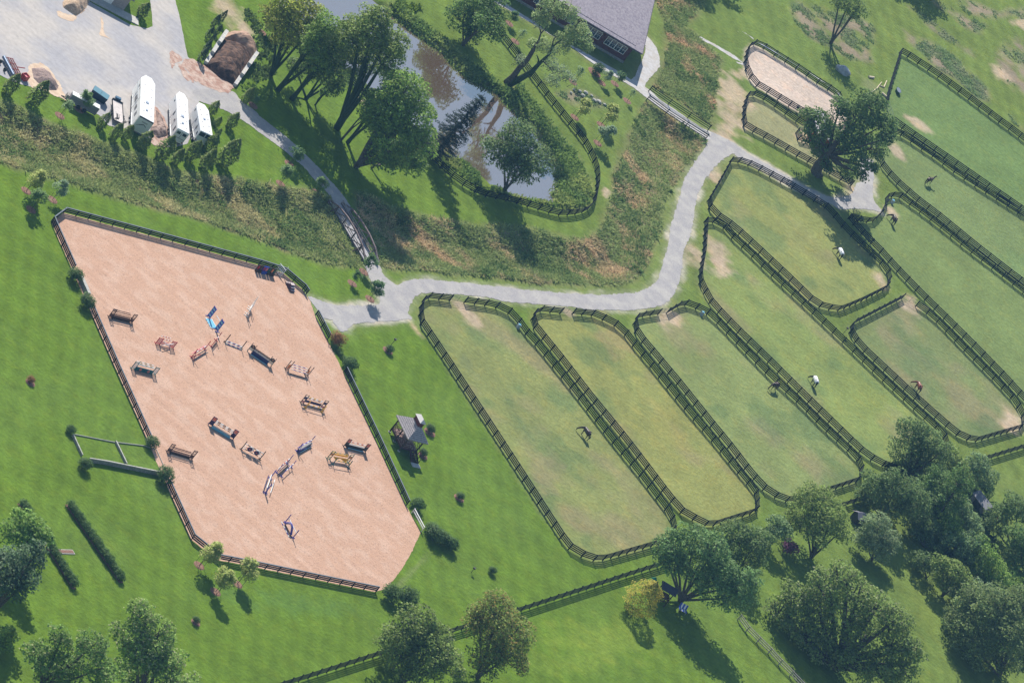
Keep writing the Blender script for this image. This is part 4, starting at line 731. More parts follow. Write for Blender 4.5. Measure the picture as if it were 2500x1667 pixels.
# saplings with mulch rings
def sap_mesh(h, r, n, col, alt=None, gap=0): 
    ms = [((0, 0, h * .62), r), ((r * .3, 0, h * .82), r * .6)]; VV = []; CC = []
    for c, rr in ms:
        for k in range(9):
            d = rng.normal(size=3); d /= np.linalg.norm(d); P, dd = clump_pts(np.array(c) + d * rr * .55 * np.array((1, 1, 1.3)), rr * .4, n // 18, 1.2, .3); V, C = leaf_cards(P, dd, np.full(len(P), .2), pal(len(P), np.array(col) * 2.6, .25), .7); VV.append(V); CC.append(C)
    return quads_mesh('crown', np.concatenate(VV), np.concatenate(CC), LEAF)
def sap_trunk(h):
    b = MB(); b.tube([(0, 0, 0), (.05, 0, h * .55), (0, 0, h * .9)], [.05, .04, .015], BARK, 5)
    for k in range(6):
        a = k * 1.1; b.tube([(0, 0, h * (.3 + .07 * k)), (math.cos(a) * .5, math.sin(a) * .5, h * (.5 + .07 * k))], [.02, .008], BARK, 4)
    for a in (0, 2.1, 4.2): b.tube([(math.cos(a) * .7, math.sin(a) * .7, 0), (math.cos(a) * .7, math.sin(a) * .7, 1.5)], .03, BARK, 4)
    return b.mesh('trunk')
SPM = {'g': sap_mesh(4.2, 1.2, 1500, (.075, .12, .04)), 'y': sap_mesh(4.2, 1.25, 1500, (.17, .19, .06)), 's': sap_mesh(4.2, 1.1, 1300, (.11, .15, .09)), 't': sap_mesh(3.8, .85, 260, (.10, .14, .07)), 'd': sap_mesh(4.2, 1.15, 1400, (.05, .09, .03))}; SPT = sap_trunk(4.2)
gs = 'young staked trees in mulch rings'
for q, kind, s, lab in [((64, 466), 'y', 1.05, 'yellowish young tree, upper one of three at the left edge of the lawn'), ((76, 512), 'g', .95, 'green young tree, lowest of three at the left edge of the lawn'), ((128, 488), 's', .9, 'silvery young tree, right one of three at the left edge of the lawn'),
    ((486, 1380), 'y', 1.15, 'pale young tree leaning over the bottom arena fence corner'), ((526, 1444), 'y', 1.1, 'pale young tree with big mulch ring, lower left of the bottom pair'), ((579, 1425), 'y', 1.1, 'pale young tree, right one of the bottom pair under the arena fence'),
    ((860, 692), 'd', .6, 'nearly bare young tree in a big mulch circle beside the arena entrance'), ((888, 664), 'd', .85, 'young tree at the corner of lawn and footbridge'), ((903, 730), 'd', .95, 'leafy young tree in mulch at the bend of the gravel road'),
    ((685, 449), 'g', .95, 'young tree in mulch between drive and meadow'), ((771, 470), 'g', .75, 'small young tree beside the drive near the footbridge'), ((706, 400), 'd', .9, 'dark young tree in the shade left of the drive'),
    ((1258, 102), 't', .8, 'thin young tree in mulch beside the pond fence under the barn'), ((1243, 58), 'd', .7, 'small dark young tree near the dense tree by the barn path'), ((1399, 201), 't', .95, 'thin bare young tree in mulch left of the evergreen shrub'), ((1469, 203), 's', .7, 'narrow young tree in mulch between shrub and path'), ((1501, 205), 'd', .7, 'dark narrow young tree in mulch nearest the barn path'),
    ((1531, 247), 't', .7, 'thin bare young tree in mulch beside the culvert rail'), ((1403, 287), 'y', 1.0, 'pale young tree in mulch below the rock garden'), ((1467, 305), 'y', 1.1, 'pale young tree in mulch right of the pond fence, middle one'), ((1459, 350), 's', 1.1, 'green young tree in mulch beside the pond fence bend'),
    ((146, 283), 't', .95, 'thin young tree in mulch below the long grey trailer'), ((193, 268), 'g', .85, 'yellowish young tree in front of the long grey trailer'), ((640, 80), 'y', .8, 'yellowish young tree left of the tall maple'), ((618, 258), 'g', .5, 'tiny young tree at the verge of the drive below the tall trunks')]:
    o = G(*q); t = empty('young_tree', o, rng.uniform(0, 6), lab, 'tree', gs); t.scale = (s, s, s); cr = link('crown', SPM[kind], t); cr.scale = (1.65, 1.65, 1.05); link('trunk', SPT, t); k = link('mulch_ring', RINGM, t); k.scale = (.95 / s,) * 2 + (1,)
for q in ((335, 205),): pass
# ------------------------------------------------------------------ meadow, bank growth, ground cover
def scatter(P, dens, pad=0):
    A = np.array([(p[0], p[1]) for p in P]); a = A.min(0); b = A.max(0); n = int((b - a).prod() * dens); x = rng.uniform(a[0], b[0], n); y = rng.uniform(a[1], b[1], n)
    x2 = x + (vnoise(x, y, 1.5, 3) - .5) * pad; k = inside(P, x2, y); return x[k], y[k]
def tufts(x, y, h, w, colf, blades=5, lean=.9):
    n = len(x); z = ground_z(x, y) - .05; C = colf(x, y); VV = []; CC = []
    for k in range(blades):
        a = rng.uniform(0, 2 * np.pi, n); hh = h * .8 * rng.uniform(.4, 1.25, n); l = rng.normal(0, lean, (n, 2)) * hh[:, None]; ox = rng.normal(0, w * .7, (n, 2)); t = np.c_[np.cos(a), np.sin(a)] * w * rng.uniform(.5, 1.1, n)[:, None]
        b0 = np.c_[x + ox[:, 0], y + ox[:, 1]]; V = np.stack([np.c_[b0 - t * .5, z], np.c_[b0 + t * .5, z], np.c_[b0 + l + t * .35, z + hh], np.c_[b0 + l - t * .35, z + hh * .9]], 1); VV.append(V.reshape(-1, 3)); CC.append(C * rng.uniform(.75, 1.25, (n, 1)))
    return np.concatenate(VV), np.concatenate(CC)
def meadow_col(g, r, ls=5.5, seed=61, thr=.5):
    def fcol(x, y):
        m = np.clip((fbm(x, y, ls, seed) - thr) * 6 + rng.normal(0, .25, len(x)), 0, 1)[:, None]; d = np.clip((fbm(x, y, 3.5, seed + 7) - .5) * 6, 0, 1)[:, None]
        c = (np.array(g) * (1 - m) + np.array(r) * m) * 1.35; return c * (1 - .35 * d) + np.array((.13, .23, .07)) * .35 * d
    return fcol
def stuff(name, lab, parts):
    V = np.concatenate([p[0] for p in parts]); C = np.concatenate([p[1] for p in parts]); tag(link(name, quads_mesh(name, V, C, GRASSM)), lab, kind='stuff')
for P, lab, g_, r_, de in [(M1, 'tall rough meadow grass left of the footbridge', (.25, .29, .11), (.42, .38, .20), 8.5), (M2, 'tall meadow grass with rusty seed heads between footbridge and road', (.24, .29, .11), (.50, .38, .23), 9), (M3, 'rusty tall meadow grass above the culvert', (.24, .29, .11), (.55, .37, .24), 9)]:
    x, y = scatter(P, de, 1.2); h = .5 * (.6 + .8 * fbm(x, y, 4, 17)); big = rng.random(len(x)) < .10
    pr = [tufts(x, y, h, .20, meadow_col(g_, r_), 5)]
    xb, yb = x[big], y[big]; m = fbm(xb, yb, 7, 99) > .60; xb, yb = xb[m], yb[m]; pr.append(tufts(xb, yb, .7, .26, lambda a, b: np.tile((.14, .22, .07), (len(a), 1)) * rng.uniform(.7, 1.3, (len(a), 1)), 12, .8)); stuff('meadow_grass', lab, pr)
x, y = scatter(M4, 5, 1); h = .9 * (.6 + .8 * fbm(x, y, 4, 27)); stuff('bank_plants', 'rank green growth on the right bank of the pond', [tufts(x, y, h, .34, meadow_col((.15, .22, .06), (.25, .30, .09), 4), 7, .45)])
lb = wp('b', (1600, 1195), (1480, 1090), (1400, 1070), (1300, 1010), (1180, 910), (1050, 790), (900, 650), (720, 500), (500, 350), (330, 210), (250, 60), (150, 60), (260, 260), (480, 430), (700, 560), (880, 710), (1020, 850), (1160, 980), (1300, 1080), (1450, 1180), (1600, 1290))
x, y = scatter(lb, 5, 1); stuff('bank_plants', 'green growth on the left bank of the pond', [tufts(x, y, .7, .3, meadow_col((.14, .21, .055), (.22, .26, .08), 4), 6, .45)])
x, y = scatter(wp('c', (0, 1262), (60, 1292), (100, 1314), (200, 1342), (300, 1354), (395, 1380), (500, 1420), (300, 1385), (150, 1350), (0, 1300)), 6, .5); stuff('bank_plants', 'green growth between pond and its lower fence', [tufts(x, y, .7, .3, meadow_col((.14, .21, .055), (.22, .26, .08), 4), 6, .45)])
pr = []
for Bd in BEDS: x, y = scatter(Bd, 4.5, 2); k = fbm(x, y, 3.5, 71) > .47; pr.append(tufts(x[k], y[k], .35, .24, meadow_col((.17, .24, .10), (.26, .29, .16), 3), 6, .9))
stuff('bed_plants', 'low leafy plants growing through the mulched beds', pr)
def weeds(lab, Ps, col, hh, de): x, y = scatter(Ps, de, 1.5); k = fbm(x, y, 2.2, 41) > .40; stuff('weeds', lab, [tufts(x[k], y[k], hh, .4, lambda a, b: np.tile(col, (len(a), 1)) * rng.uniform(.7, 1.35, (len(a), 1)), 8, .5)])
weeds('yellow-green reeds at the head of the pond bank', wp('b', (940, 60), (1060, 40), (1190, 45), (1170, 75), (1130, 100), (1080, 160), (1000, 100)), (.15, .22, .03), .8, 6)
weeds('weeds climbing the slope behind the manure bunker', wp('b', (0, 80), (80, 110), (200, 290), (230, 450), (120, 560), (30, 560), (80, 380), (30, 300)), (.10, .15, .05), .6, 2.5)
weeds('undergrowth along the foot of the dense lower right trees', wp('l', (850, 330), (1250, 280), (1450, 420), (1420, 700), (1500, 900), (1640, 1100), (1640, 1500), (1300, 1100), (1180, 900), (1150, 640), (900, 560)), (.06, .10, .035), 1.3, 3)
# ------------------------------------------------------------------ show jumps
GJ = 'show jumps standing in the sand arena'
def wing_panel(x0, sgn, h, w, kind, c1, c2, c3=None):
    """wing from x0 outward (sgn) in the plane of the poles"""
    b = MB(); x1 = x0 + sgn * w; T = .09; D = c1
    b.box((x0, 0, h / 2), (T, T, h), D); b.box((x1, 0, h / 2), (T, T, h), D)
    xm = (x0 + x1) / 2
    if kind == 'x':
        for z in (.12, h * .45, h * .97): b.box((xm, 0, z), (w, .06, .08), D)
        for z0, z1 in ((h * .47, h * .72), (h * .72, h * .97)): b.bar((x0, 0, z0), (x1, 0, z1), .05, .06, D); b.bar((x0, 0, z1), (x1, 0, z0), .05, .06, D)
        b.box((xm, 0, h * .27), (w - .05, .05, h * .28), c2)
    elif kind == 'slat':
        for z in (.15, h * .93): b.box((xm, 0, z), (w, .06, .09), D)
        n = 4
        for i in range(n): b.box((x0 + sgn * w * (i + .5) / n, 0, h * .53), (w / n * .55, .04, h * .72), c2)
    elif kind == 'panel':
        b.box((xm, .0, h * .32), (w - .05, .05, h * .42), c1); b.box((xm, 0, h * .77), (w - .05, .05, h * .34), c2); b.box((xm, 0, h * .97), (w, .07, .07), c1); b.box((xm, 0, h * .56), (w, .07, .06), c1)
    elif kind == 'stripe':
        n = 7
        for i in range(n): b.box((xm, 0, .15 + (h - .2) * (i + .5) / n), (w, .05, (h - .2) / n), c2 if i % 2 else c1)
    elif kind == 'taper':
        for i in range(4):
            f = i / 3; b.bar((x0 + sgn * w * f, 0, .1), (x0 + sgn * w * f * .15, 0, h * (1 - .45 * f)), .05, .05, c1 if i in (0, 3) else c2)
        b.box((x0 + sgn * w * .4, 0, h * .38), (w * .7, .03, h * .4), c2); b.box((xm, 0, .12), (w, .05, .08), c1)
    elif kind == 'arch':
        b.box((xm, 0, h * .36), (w - .05, .06, h * .3), c2); b.disc((xm, 0, h * .66), w * .48, (0, 1, 0), .06, c1, 14); b.disc((xm, -.01, h * .68), w * .18, (0, 1, 0), .09, SAND, 10); b.box((xm, 0, h * .56), (w - .05, .05, .3), c1)
    elif kind == 'grid':
        for z in (.12, h * .3, h * .52, h * .75, h * .97): b.box((xm, 0, z), (w, .06, .06), c1)
        b.box((xm, 0, h * .63), (w - .08, .04, h * .2), c2)
        if c3: b.box((xm, 0, h * .2), (w - .08, .04, h * .14), c3)
    for x in (x0, x1): b.box((x, 0, .05), (.10, .85, .10), D)
    return b
def standard(x, h, c, y=0):
    b = MB(); b.box((x, y, h / 2), (.11, .11, h), c); b.box((x, y, .05), (.10, .8, .10), c); b.box((x, y, .05), (.6, .09, .09), c); return b
def jump(lab, A, B, wing=None, ww=.55, wh=1.83, cols=(DKBRN, BRN), poles=(), extra=(), std=None, stdcol=None, front=None):
    a = G(*A); b_ = G(*B); d = b_ - a; L = d.length; t = empty('show_jump', (a + b_) / 2, math.atan2(d.y, d.x), lab, 'show jump', GJ); hw = L / 2
    if wing:
        xi = hw - ww
        for s in (-1, 1): wing_panel(s * xi, s, wh, ww, wing, *cols).build('wing', t)
    else:
        xi = hw
        for s in (-1, 1): standard(s * hw, wh, stdcol or cols[0]).build('standard', t)
    for p in poles:
        y, z, c1, c2 = p[:4]; z2 = p[4] if len(p) > 4 else z; MB().pole((-xi, y, z), (xi, y, z2), .065, c1, c2, 7).build('pole', t)
    if front:
        fy, fz, c1, c2, sc = front
        for s in (-1, 1): standard(s * (xi - .05), 1.5, sc, fy).build('standard', t)
        for z in fz: MB().pole((-xi, fy, z), (xi, fy, z), .065, c1, c2, 7).build('pole', t)
    for e in extra:
        k = e[0]; b = MB()
        if k == 'box':
            _, y, dep, h, c = e; b.box((0, y, h / 2), (2 * xi, dep, h), c); b.box((0, y, h + .03), (2 * xi + .04, dep + .06, .05), GREYW); b.build('filler_box', t)
        elif k == 'brick':
            _, y, dep, h, c, c2 = e; b.box((0, y, h / 2), (2 * xi, dep, h), c)
            for i in range(11): b.box((-xi + 2 * xi * (i + .5) / 11, y, h + .03), (2 * xi / 11 * .6, dep * .9, .06), c2)
            b.build('wall_filler', t)
        elif k == 'plank':
            _, y, z, h, c = e; b.box((0, y, z), (2 * xi, .05, h), c); b.build('plank', t)
        elif k == 'gate':
            _, y, z, h, c = e
            for zz in (z - h / 2, z + h / 2): b.box((0, y, zz), (2 * xi, .05, .07), c)
            for i in range(13): b.box((-xi + 2 * xi * (i + .5) / 13, y, z), (.07, .04, h), c)
            b.build('gate_filler', t)
        elif k == 'holes':
            _, y, h, c = e; b.box((0, y, h / 2), (2 * xi, .25, h), c); 
            for x in (-.7, .7): b.disc((x * xi / 1.5, y - .02, h * .62), .24, (0, 1, 0), .3, CORAL, 12)
            b.build('filler_box', t)
        elif k == 'pool':
            _, y, dep, c = e; b.box((0, y, .06), (2 * xi + .1, dep, .08), WHITE); b.box((0, y, .115), (2 * xi - .15, dep - .25, .04), c); b.build('water_tray', t)
        elif k == 'disc':
            for x in (-.62, .62): b.disc((x, -.08, .85), .40, (0, 1, 0), .07, PURPLE, 20); b.disc((x, -.13, .85), .10, (0, 1, 0), .03, CORAL, 10)
            b.build('target_discs', t); b = MB()
            for x in (-.62, .62): b.disc((x + .22, -.03, .98), .42, (0, 1, 0), .04, WHITE, 20)
            b.build('white_discs', t)
        elif k == 'tube':
            pts = [(-1.25 + 2.5 * i / 12, -.3, .2 + 1.0 * math.sin(math.pi * i / 12)) for i in range(13)]; b.tube(pts, .18, VIOLET, 10)
            for p in pts[2:-2]: b.disc((p[0], p[1] - .17, p[2]), .06, (0, 1, 0), .03, WHITE, 6)
            b.build('arch_tube', t)
        elif k == 'rail':
            _, y, z, c = e; b.pole((-xi, y, z), (xi, y, z), .06, c); b.build('ground_rail', t)
        elif k == 'cross':
            _, y, c = e; b.pole((-xi, y, 1.15), (xi, y, .25), .06, c); b.build('pole', t); b = MB(); b.pole((-xi, y, .25), (xi, y, 1.15), .06, c); b.build('pole', t)
        elif k == 'tri':
            _, c = e; b.add([(-xi, -.2, .95), (xi, -.2, .95), (xi * .9, -.2, .15), (.0, -.2, .75), (-xi * .5, -.2, .35)], [(0, 4, 3, 2, 1)], c); b.build('filler_panel', t)
        elif k == 'lean':
            _, c = e; b.bar((-xi, .1, .1), (-xi + .2, -.9, 1.5), .09, .09, c); b.bar((-xi - .5, -.7, .1), (-xi + .1, 0, 1.5), .07, .07, c); b.build('leaning_wing', t)
    return t
jump('brown jump with X-braced wings and brick-pattern wall, nearest the upper left of the arena', (264, 774), (321.7, 788.5), 'x', .62, 1.85, (DKBRN, BRN), [(0, 1.0, BRN, None), (.55, 1.0, BRN, None), (.9, 1.05, BRN, None)], [('brick', .1, .5, .55, DKBRN, BRN), ('rail', -.6, .06, GREYW)])
jump('crimson and pink slatted jump with white crossed poles and a little gate', (379, 839), (422, 850), 'slat', .8, 1.4, (RED, PINK), [(.4, 1.0, WHITE, RED), (.9, 1.1, WHITE, RED)], [('gate', 0, .5, .5, PINK), ('cross', -.4, WHITE)])
jump('dark green and teal jump with two red oval holes in its filler', (319, 900), (378, 915.5), 'slat', .7, 1.6, (TEAL, WHITE), [(.3, 1.15, WHITE, GREEN), (.7, 1.2, WHITE, GREEN)], [('holes', 0, .65, TEAL), ('plank', .3, .95, .16, WHITE)])
jump('bright blue striped jump over a light blue water tray', (506, 771), (529, 811), 'stripe', .75, 2.3, (BLUE, LBLUE), [(.9, 1.0, WHITE, None), (-.9, .1, WHITE, LBLUE)], [('pool', -.2, 1.5, LBLUE)])
jump('tall white jump seen end-on near the top of the arena', (600, 771), (610, 751), 'taper', .8, 2.6, (WHITE, WHITE), [(0, 1.1, WHITE, None), (0, .7, WHITE, None)], [('plank', 0, .9, .5, WHITE)])
jump('small red jump with single uprights seen end-on', (515, 846), (527, 831), None, 0, 1.83, (RED, RED), [(0, 1.0, PINK, WHITE), (0, .7, RED, WHITE)], [('plank', 0, .45, .3, PINK)])
jump('red jump with leaning upright beside the small red one', (467, 872.5), (499, 853), None, 0, 1.9, (RED, RED), [(0, 1.0, PINK, WHITE), (.3, .6, PINK, None), (-.3, .3, GREYW, None)], [('plank', 0, .75, .25, PINK), ('lean', RED), ('rail', -.7, .06, GREYW)])
jump('jump with thin dark uprights and low blue and white poles', (548.5, 836), (588.5, 851.5), None, 0, 1.8, (DKBRN, DKBRN), [(0, .45, WHITE, VIOLET), (.12, .2, WHITE, NAVY), (-.25, .08, WHITE, VIOLET)], [])
jump('long dark charcoal jump with round-topped panels and navy box', (604, 856), (661, 895), 'arch', .75, 1.8, (CHAR, CREAM), [(0, 1.0, DKBRN, None), (.3, 1.0, DKBRN, None)], [('box', 0, .4, .75, NAVY), ('rail', -.5, .08, LBLUE)])
jump('jump with pointed orange-slatted wings and white and blue poles', (695.3, 901), (751, 917.5), 'taper', .65, 2.0, (CHAR, ORANGE), [(.3, 1.1, WHITE, VIOLET), (-.1, .9, WHITE, VIOLET), (-.5, .7, WHITE, VIOLET)], [('rail', -.8, .06, CHAR)])
jump('dark grid-winged jump with yellow and white poles on the right side', (733, 983), (788, 998.5), 'grid', .6, 1.85, (CHAR, NAVY, PINK), [(.4, 1.2, WHITE, YELLOW), (.4, .95, WHITE, NAVY)], [('plank', .2, .5, .45, NAVY), ('rail', -.6, .06, GREYW)], front=(-1.0, (.8,), YELLOW, WHITE, YELLOW))
jump('jump with maroon wings, coral tops and a blue and white flower filler', (508, 1036), (568.5, 1072.5), 'panel', .65, 1.85, (PURPLE, CORAL), [(.3, 1.2, WHITE, CHAR), (.3, 1.0, WHITE, CHAR), (-.1, .95, WHITE, CHAR)], [('box', -.3, .3, .45, LBLUE), ('rail', -.7, .08, GREYW)])
jump('jump with two dark round target discs on white backing', (588, 1097), (633.5, 1121.5), None, 0, 1.85, (DKBRN, DKBRN), [(.1, 1.25, WHITE, DKBRN), (.1, .75, WHITE, RED), (.1, .35, WHITE, DKBRN)], [('disc',), ('rail', -.5, .06, GREYW)])
jump('dark panel jump with bright coral-topped wings nearest the right fence', (838, 1090), (891, 1103.5), 'panel', .6, 1.8, (CHAR, CORAL), [(.2, 1.15, WHITE, RED)], [('box', .1, .3, .7, CHAR), ('rail', -.4, .3, LBLUE), ('rail', -.7, .06, GREYW)])
jump('yellow jump with pointed fillers and green poles', (797, 1120), (850, 1130), 'grid', .65, 1.85, (GREEN, ORANGE), [(.5, 1.2, YELLOW, GREEN), (.5, .9, YELLOW, WHITE)], [('tri', YELLOW), ('plank', .3, 1.0, .3, YELLOW)], front=(-1.1, (.95,), YELLOW, GREEN, TEAL))
jump('violet-blue jump with leaning upright and black box, centre right', (724, 1101.5), (754, 1084), None, 0, 1.9, (VIOLET, VIOLET), [(0, 1.0, WHITE, VIOLET), (.2, .6, VIOLET, None)], [('box', -.2, .4, .55, NAVY), ('lean', VIOLET), ('rail', -.6, .3, LBLUE)])
jump('violet-blue double-upright jump with sagging navy filler, centre', (675, 1153.5), (700, 1131), None, 0, 1.95, (VIOLET, VIOLET), [(.1, 1.0, WHITE, RED), (.1, .7, WHITE, VIOLET)], [('plank', -.2, .5, .6, NAVY)], front=(-.9, (.8,), WHITE, VIOLET, VIOLET))
jump('white and blue jump pointing at the double-upright one, lower centre', (646, 1205), (659, 1166.5), 'slat', .4, 1.95, (VIOLET, BLUE), [(.2, .9, WHITE, None), (-.7, .5, WHITE, None)], [('plank', .2, .75, .35, WHITE), ('plank', .5, .5, .3, NAVY)])
jump('jump with a blue spotted arch tube, lowest in the arena', (695.5, 1275), (714.5, 1313), None, 0, 1.8, (VIOLET, VIOLET), [(0, 1.1, WHITE, None), (-.8, .07, WHITE, VIOLET), (-.2, .07, DKBRN, None)], [('tube',)])
jump('brown jump with X-braced wings standing alone by the lower left arena fence', (406, 1103), (468, 1121.5), 'x', .6, 1.85, (DKBRN, BRN), [(0, 1.05, BRN, None), (.4, 1.0, BRN, None), (0, .7, BRN, None)], [('brick', .1, .35, .4, DKBRN, BRN), ('rail', -.5, .06, GREYW)])
# stored jump gear on the arena fence
def store():
    a = G(621, 662); b_ = G(664, 673); d = b_ - a; L = d.length; t = empty('stored_jump_panels', a, math.atan2(d.y, d.x), 'dark, blue and red jump panels stacked against the top arena fence', 'jump gear')
    for i, (x, c, c2) in enumerate([(.3, DKBRN, RED), (.9, DKBRN, BRN), (1.5, BLUE, RED), (2.0, BLUE, CORAL), (2.6, CHAR, GREEN), (3.2, DKBRN, ORANGE), (3.7, CHAR, GREEN)]):
        if x > L: break
        b = MB(); b.box((x, .1, .75), (.5, .1, 1.4), c); b.box((x, .04, .9), (.28, .1, .7), c2); b.box((x, -.1, .3), (.44, .3, .5), c); b.build('panel', t)
store()
def lattice(lab, q, rz, n=6, s=1.5):
    o = G(*q); t = empty('white_pallet', o, rz, lab, 'pallet'); b = MB()
    for i in range(n): b.bar((-s / 2 + s * i / (n - 1), 0, .1), (-s / 2 + s * i / (n - 1), .5, 1.5), .1, .04, WHITE)
    b.build('slats', t); b = MB()
    for k in (.05, .5, .95): b.bar((-s / 2 - .05, .5 * k - .03, .1 + 1.4 * k), (s / 2 + .05, .5 * k - .03, .1 + 1.4 * k), .1, .05, WHITE)
    b.build('crossbars', t)
lattice('white slatted pallet leaning on the top arena fence', (676, 667), rad(-25)); 
o = MB().bar((0, 0, 0), (0.1, .4, 1.7), .1, .1, WHITE).build('white_pole'); o.location = G(688, 671); tag(o, 'white pole propped beside the slatted pallet', 'pole')
def steps(lab, q, rz):
    t = empty('mounting_block', G(*q), rz, lab, 'mounting block'); TP = mat('block_tread', (.50, .42, .42), .8); B = mat('block_side', (.07, .03, .05), .8)
    for i, (x, h) in enumerate(((-.9, .3), (-.5, .6), (0, .9), (.5, .6), (.85, .3))): MB().box((x, 0, h / 2), (.42 if i != 2 else .6, .8, h), B).box((x, 0, h + .02), (.42 if i != 2 else .6, .84, .04), TP).build('step', t)
steps('purple-brown mounting block with pale treads inside the arena fence', (707, 703), rad(-38))
# white rail beside arena
def white_rail(lab, pts, z, n=2):
    o = G(*pts[0]); t = empty('white_rail', o, 0, lab, 'rail'); q = [G(*p) - o for p in pts]
    for p in q: MB().box((p.x, p.y, z / 2), (.12, .12, z), WHITE if n > 1 else DKBRN).build('post', t)
    for k in range(n):
        b = MB()
        for u, v in zip(q, q[1:]): b.bar(u + Vector((0, 0, z - .4 * k - .1)), v + Vector((0, 0, z - .4 * k - .1)), .14, .12, WHITE)
        b.build('rail', t)
white_rail('two-bar white rail closing the gap on the right side of the arena', [(1004, 1252), (1028, 1297)], 1.1, 2)
# ------------------------------------------------------------------ gazebo
def gazebo():
    ZE = 3.25; c1 = G(967.8, 1011.9, ZE); c2 = G(996.3, 1070.6, ZE); c3 = G(1046.3, 1084.4, ZE); u = (c2 - c1); v = (c3 - c2); Lu = u.length; Lv = v.length
    ctr = (c1 + c3) / 2; ctr.z = 0; ang = math.atan2(u.y, u.x); t = empty('gazebo', ctr, ang, 'dark red viewing gazebo with grey shingle roof, cupola and steps', 'gazebo')
    R = Matrix.Rotation(-ang, 3, 'Z'); vl = R @ v; sg = 1 if vl.y > 0 else -1; hx = Lu / 2; hy = Lv / 2; ix = hx - .55; iy = hy - .55
    # roof
    b = MB(); rid = max(hx - hy, .25); e = [(-hx, -hy, ZE), (hx, -hy, ZE), (hx, hy, ZE), (-hx, hy, ZE)]; a0 = (-rid, 0, ZE + 1.9); a1 = (rid, 0, ZE + 1.9)
    b.add(e + [a0, a1], [(0, 1, 5, 4), (1, 2, 5), (2, 3, 4, 5), (3, 0, 4), (3, 2, 1, 0)], SHINGLE)
    rf = b.build('roof', t); b = MB()
    for p, q in zip(e, e[1:] + e[:1]): b.bar((p[0], p[1], ZE - .08), (q[0], q[1], ZE - .08), .08, .18, GREYW)
    b.build('fascia', t)
    rw = MB()
    for k in range(1, 9):
        f = k / 9; y = hy * (1 - f) + .02; x = hx + (rid - hx) * f; z = ZE + 1.9 * f + .02
        for s in (-1, 1): rw.box((0, s * y, z), (2 * x, .05, .02), CHAR)
        for s in (-1, 1): rw.box((s * x, 0, z), (.05, 2 * y, .02), CHAR)
    rw.build('shingle_courses', t)
    cz = ZE + 1.3; b = MB(); cx, cy = 1.0, .42; b.box((0, 0, cz + .5), (2 * cx, 2 * cy, 1.3), BARNRED); b.build('cupola', t)
    k = MB(); z0 = cz + 1.12; z1 = cz + 1.65; E = [(-cx - .15, -cy - .2, z0), (cx + .15, -cy - .2, z0), (cx + .15, cy + .2, z0), (-cx - .15, cy + .2, z0)]; k.add(E + [(-cx * .6, 0, z1), (cx * .6, 0, z1)], [(0, 1, 5, 4), (1, 2, 5), (2, 3, 4, 5), (3, 0, 4), (3, 2, 1, 0)], mat('pale_metal_roof', (.58, .55, .54), .5)); k.build('cupola_roof', t)
    # deck
    DZ = 1.0; FL = mat('deck_boards', (.40, .27, .24), .8, (.3, .2, .18), 4, var=.15); b = MB()
    for i in range(16): b.box((-ix + 2 * ix * (i + .5) / 16, 0, DZ), (2 * ix / 16 - .02, 2 * iy, .06), FL)
    b.build('deck', t); b = MB()
    for s in (-1, 1): b.box((0, s * iy, DZ - .2), (2 * ix, .08, .35), BARNRED); b.box((s * ix, 0, DZ - .2), (.08, 2 * iy - .1, .35), BARNRED)
    b.build('skirt', t)
    for sx in (-1, 0, 1):
        for sy in (-1, 1):
            if sx == 0 and sy == sg: pass
            p = MB(); p.box((sx * ix, sy * iy, ZE / 2), (.18, .18, ZE), DKBRN); p.box((sx * ix, sy * iy, .06), (.4, .4, .14), CONC); p.build('post', t)
            if sx: MB().bar((sx * ix, sy * iy, 2.4), (sx * (ix - .9), sy * iy, ZE - .1), .1, .1, DKBRN).build('brace', t)
    def railing(a, c):
        r = MB(); a = Vector(a); c = Vector(c)
        for z in (.15, .95): r.bar(a + Vector((0, 0, z)), c + Vector((0, 0, z)), .08, .08, BARNRED)
        m_ = a.lerp(c, .5); 
        for p, q in ((a, m_), (m_, c)): r.bar(p + Vector((0, 0, .15)), q + Vector((0, 0, .95)), .05, .06, BARNRED); r.bar(p + Vector((0, 0, .95)), q + Vector((0, 0, .15)), .05, .06, BARNRED)
        r.build('railing', t)
    for s in (-1, 1): railing((-ix, s * iy, DZ), (0, s * iy, DZ)); railing((0, s * iy, DZ), (ix, s * iy, DZ))
    railing((-ix, -iy, DZ), (-ix, iy, DZ)); railing((ix, -sg * iy, DZ), (ix, 0, DZ))
    ys = sg * iy * .5
    for i in range(6): MB().box((ix + .2 + .34 * i, ys, DZ - .13 - .15 * i), (.36, 1.3, .07), DKBRN).build('step', t)
    for s in (-1, 1):
        st = MB(); y = ys + s * .68; st.bar((ix, y, DZ + .0), (ix + 2.2, y, .1), .08, .3, BARNRED); st.bar((ix, y, DZ + .9), (ix + 2.2, y, 1.0), .07, .08, BARNRED)
        for i in range(4): st.box((ix + .1 + .68 * i, y, DZ - .15 - .25 * i + .4), (.08, .08, .95), DKBRN)
        st.build('stair_rail', t)
    MB().box((ix + 2.7, ys, .05), (1.0, 1.7, .12), CONC).build('landing_pad', t)
    MB().box((-.6, .2, DZ + .42), (1.6, .7, .06), GREYW).box((-.6, .2, DZ + .2), (.9, .1, .4), GREYW).build('bench_table', t)
gazebo()
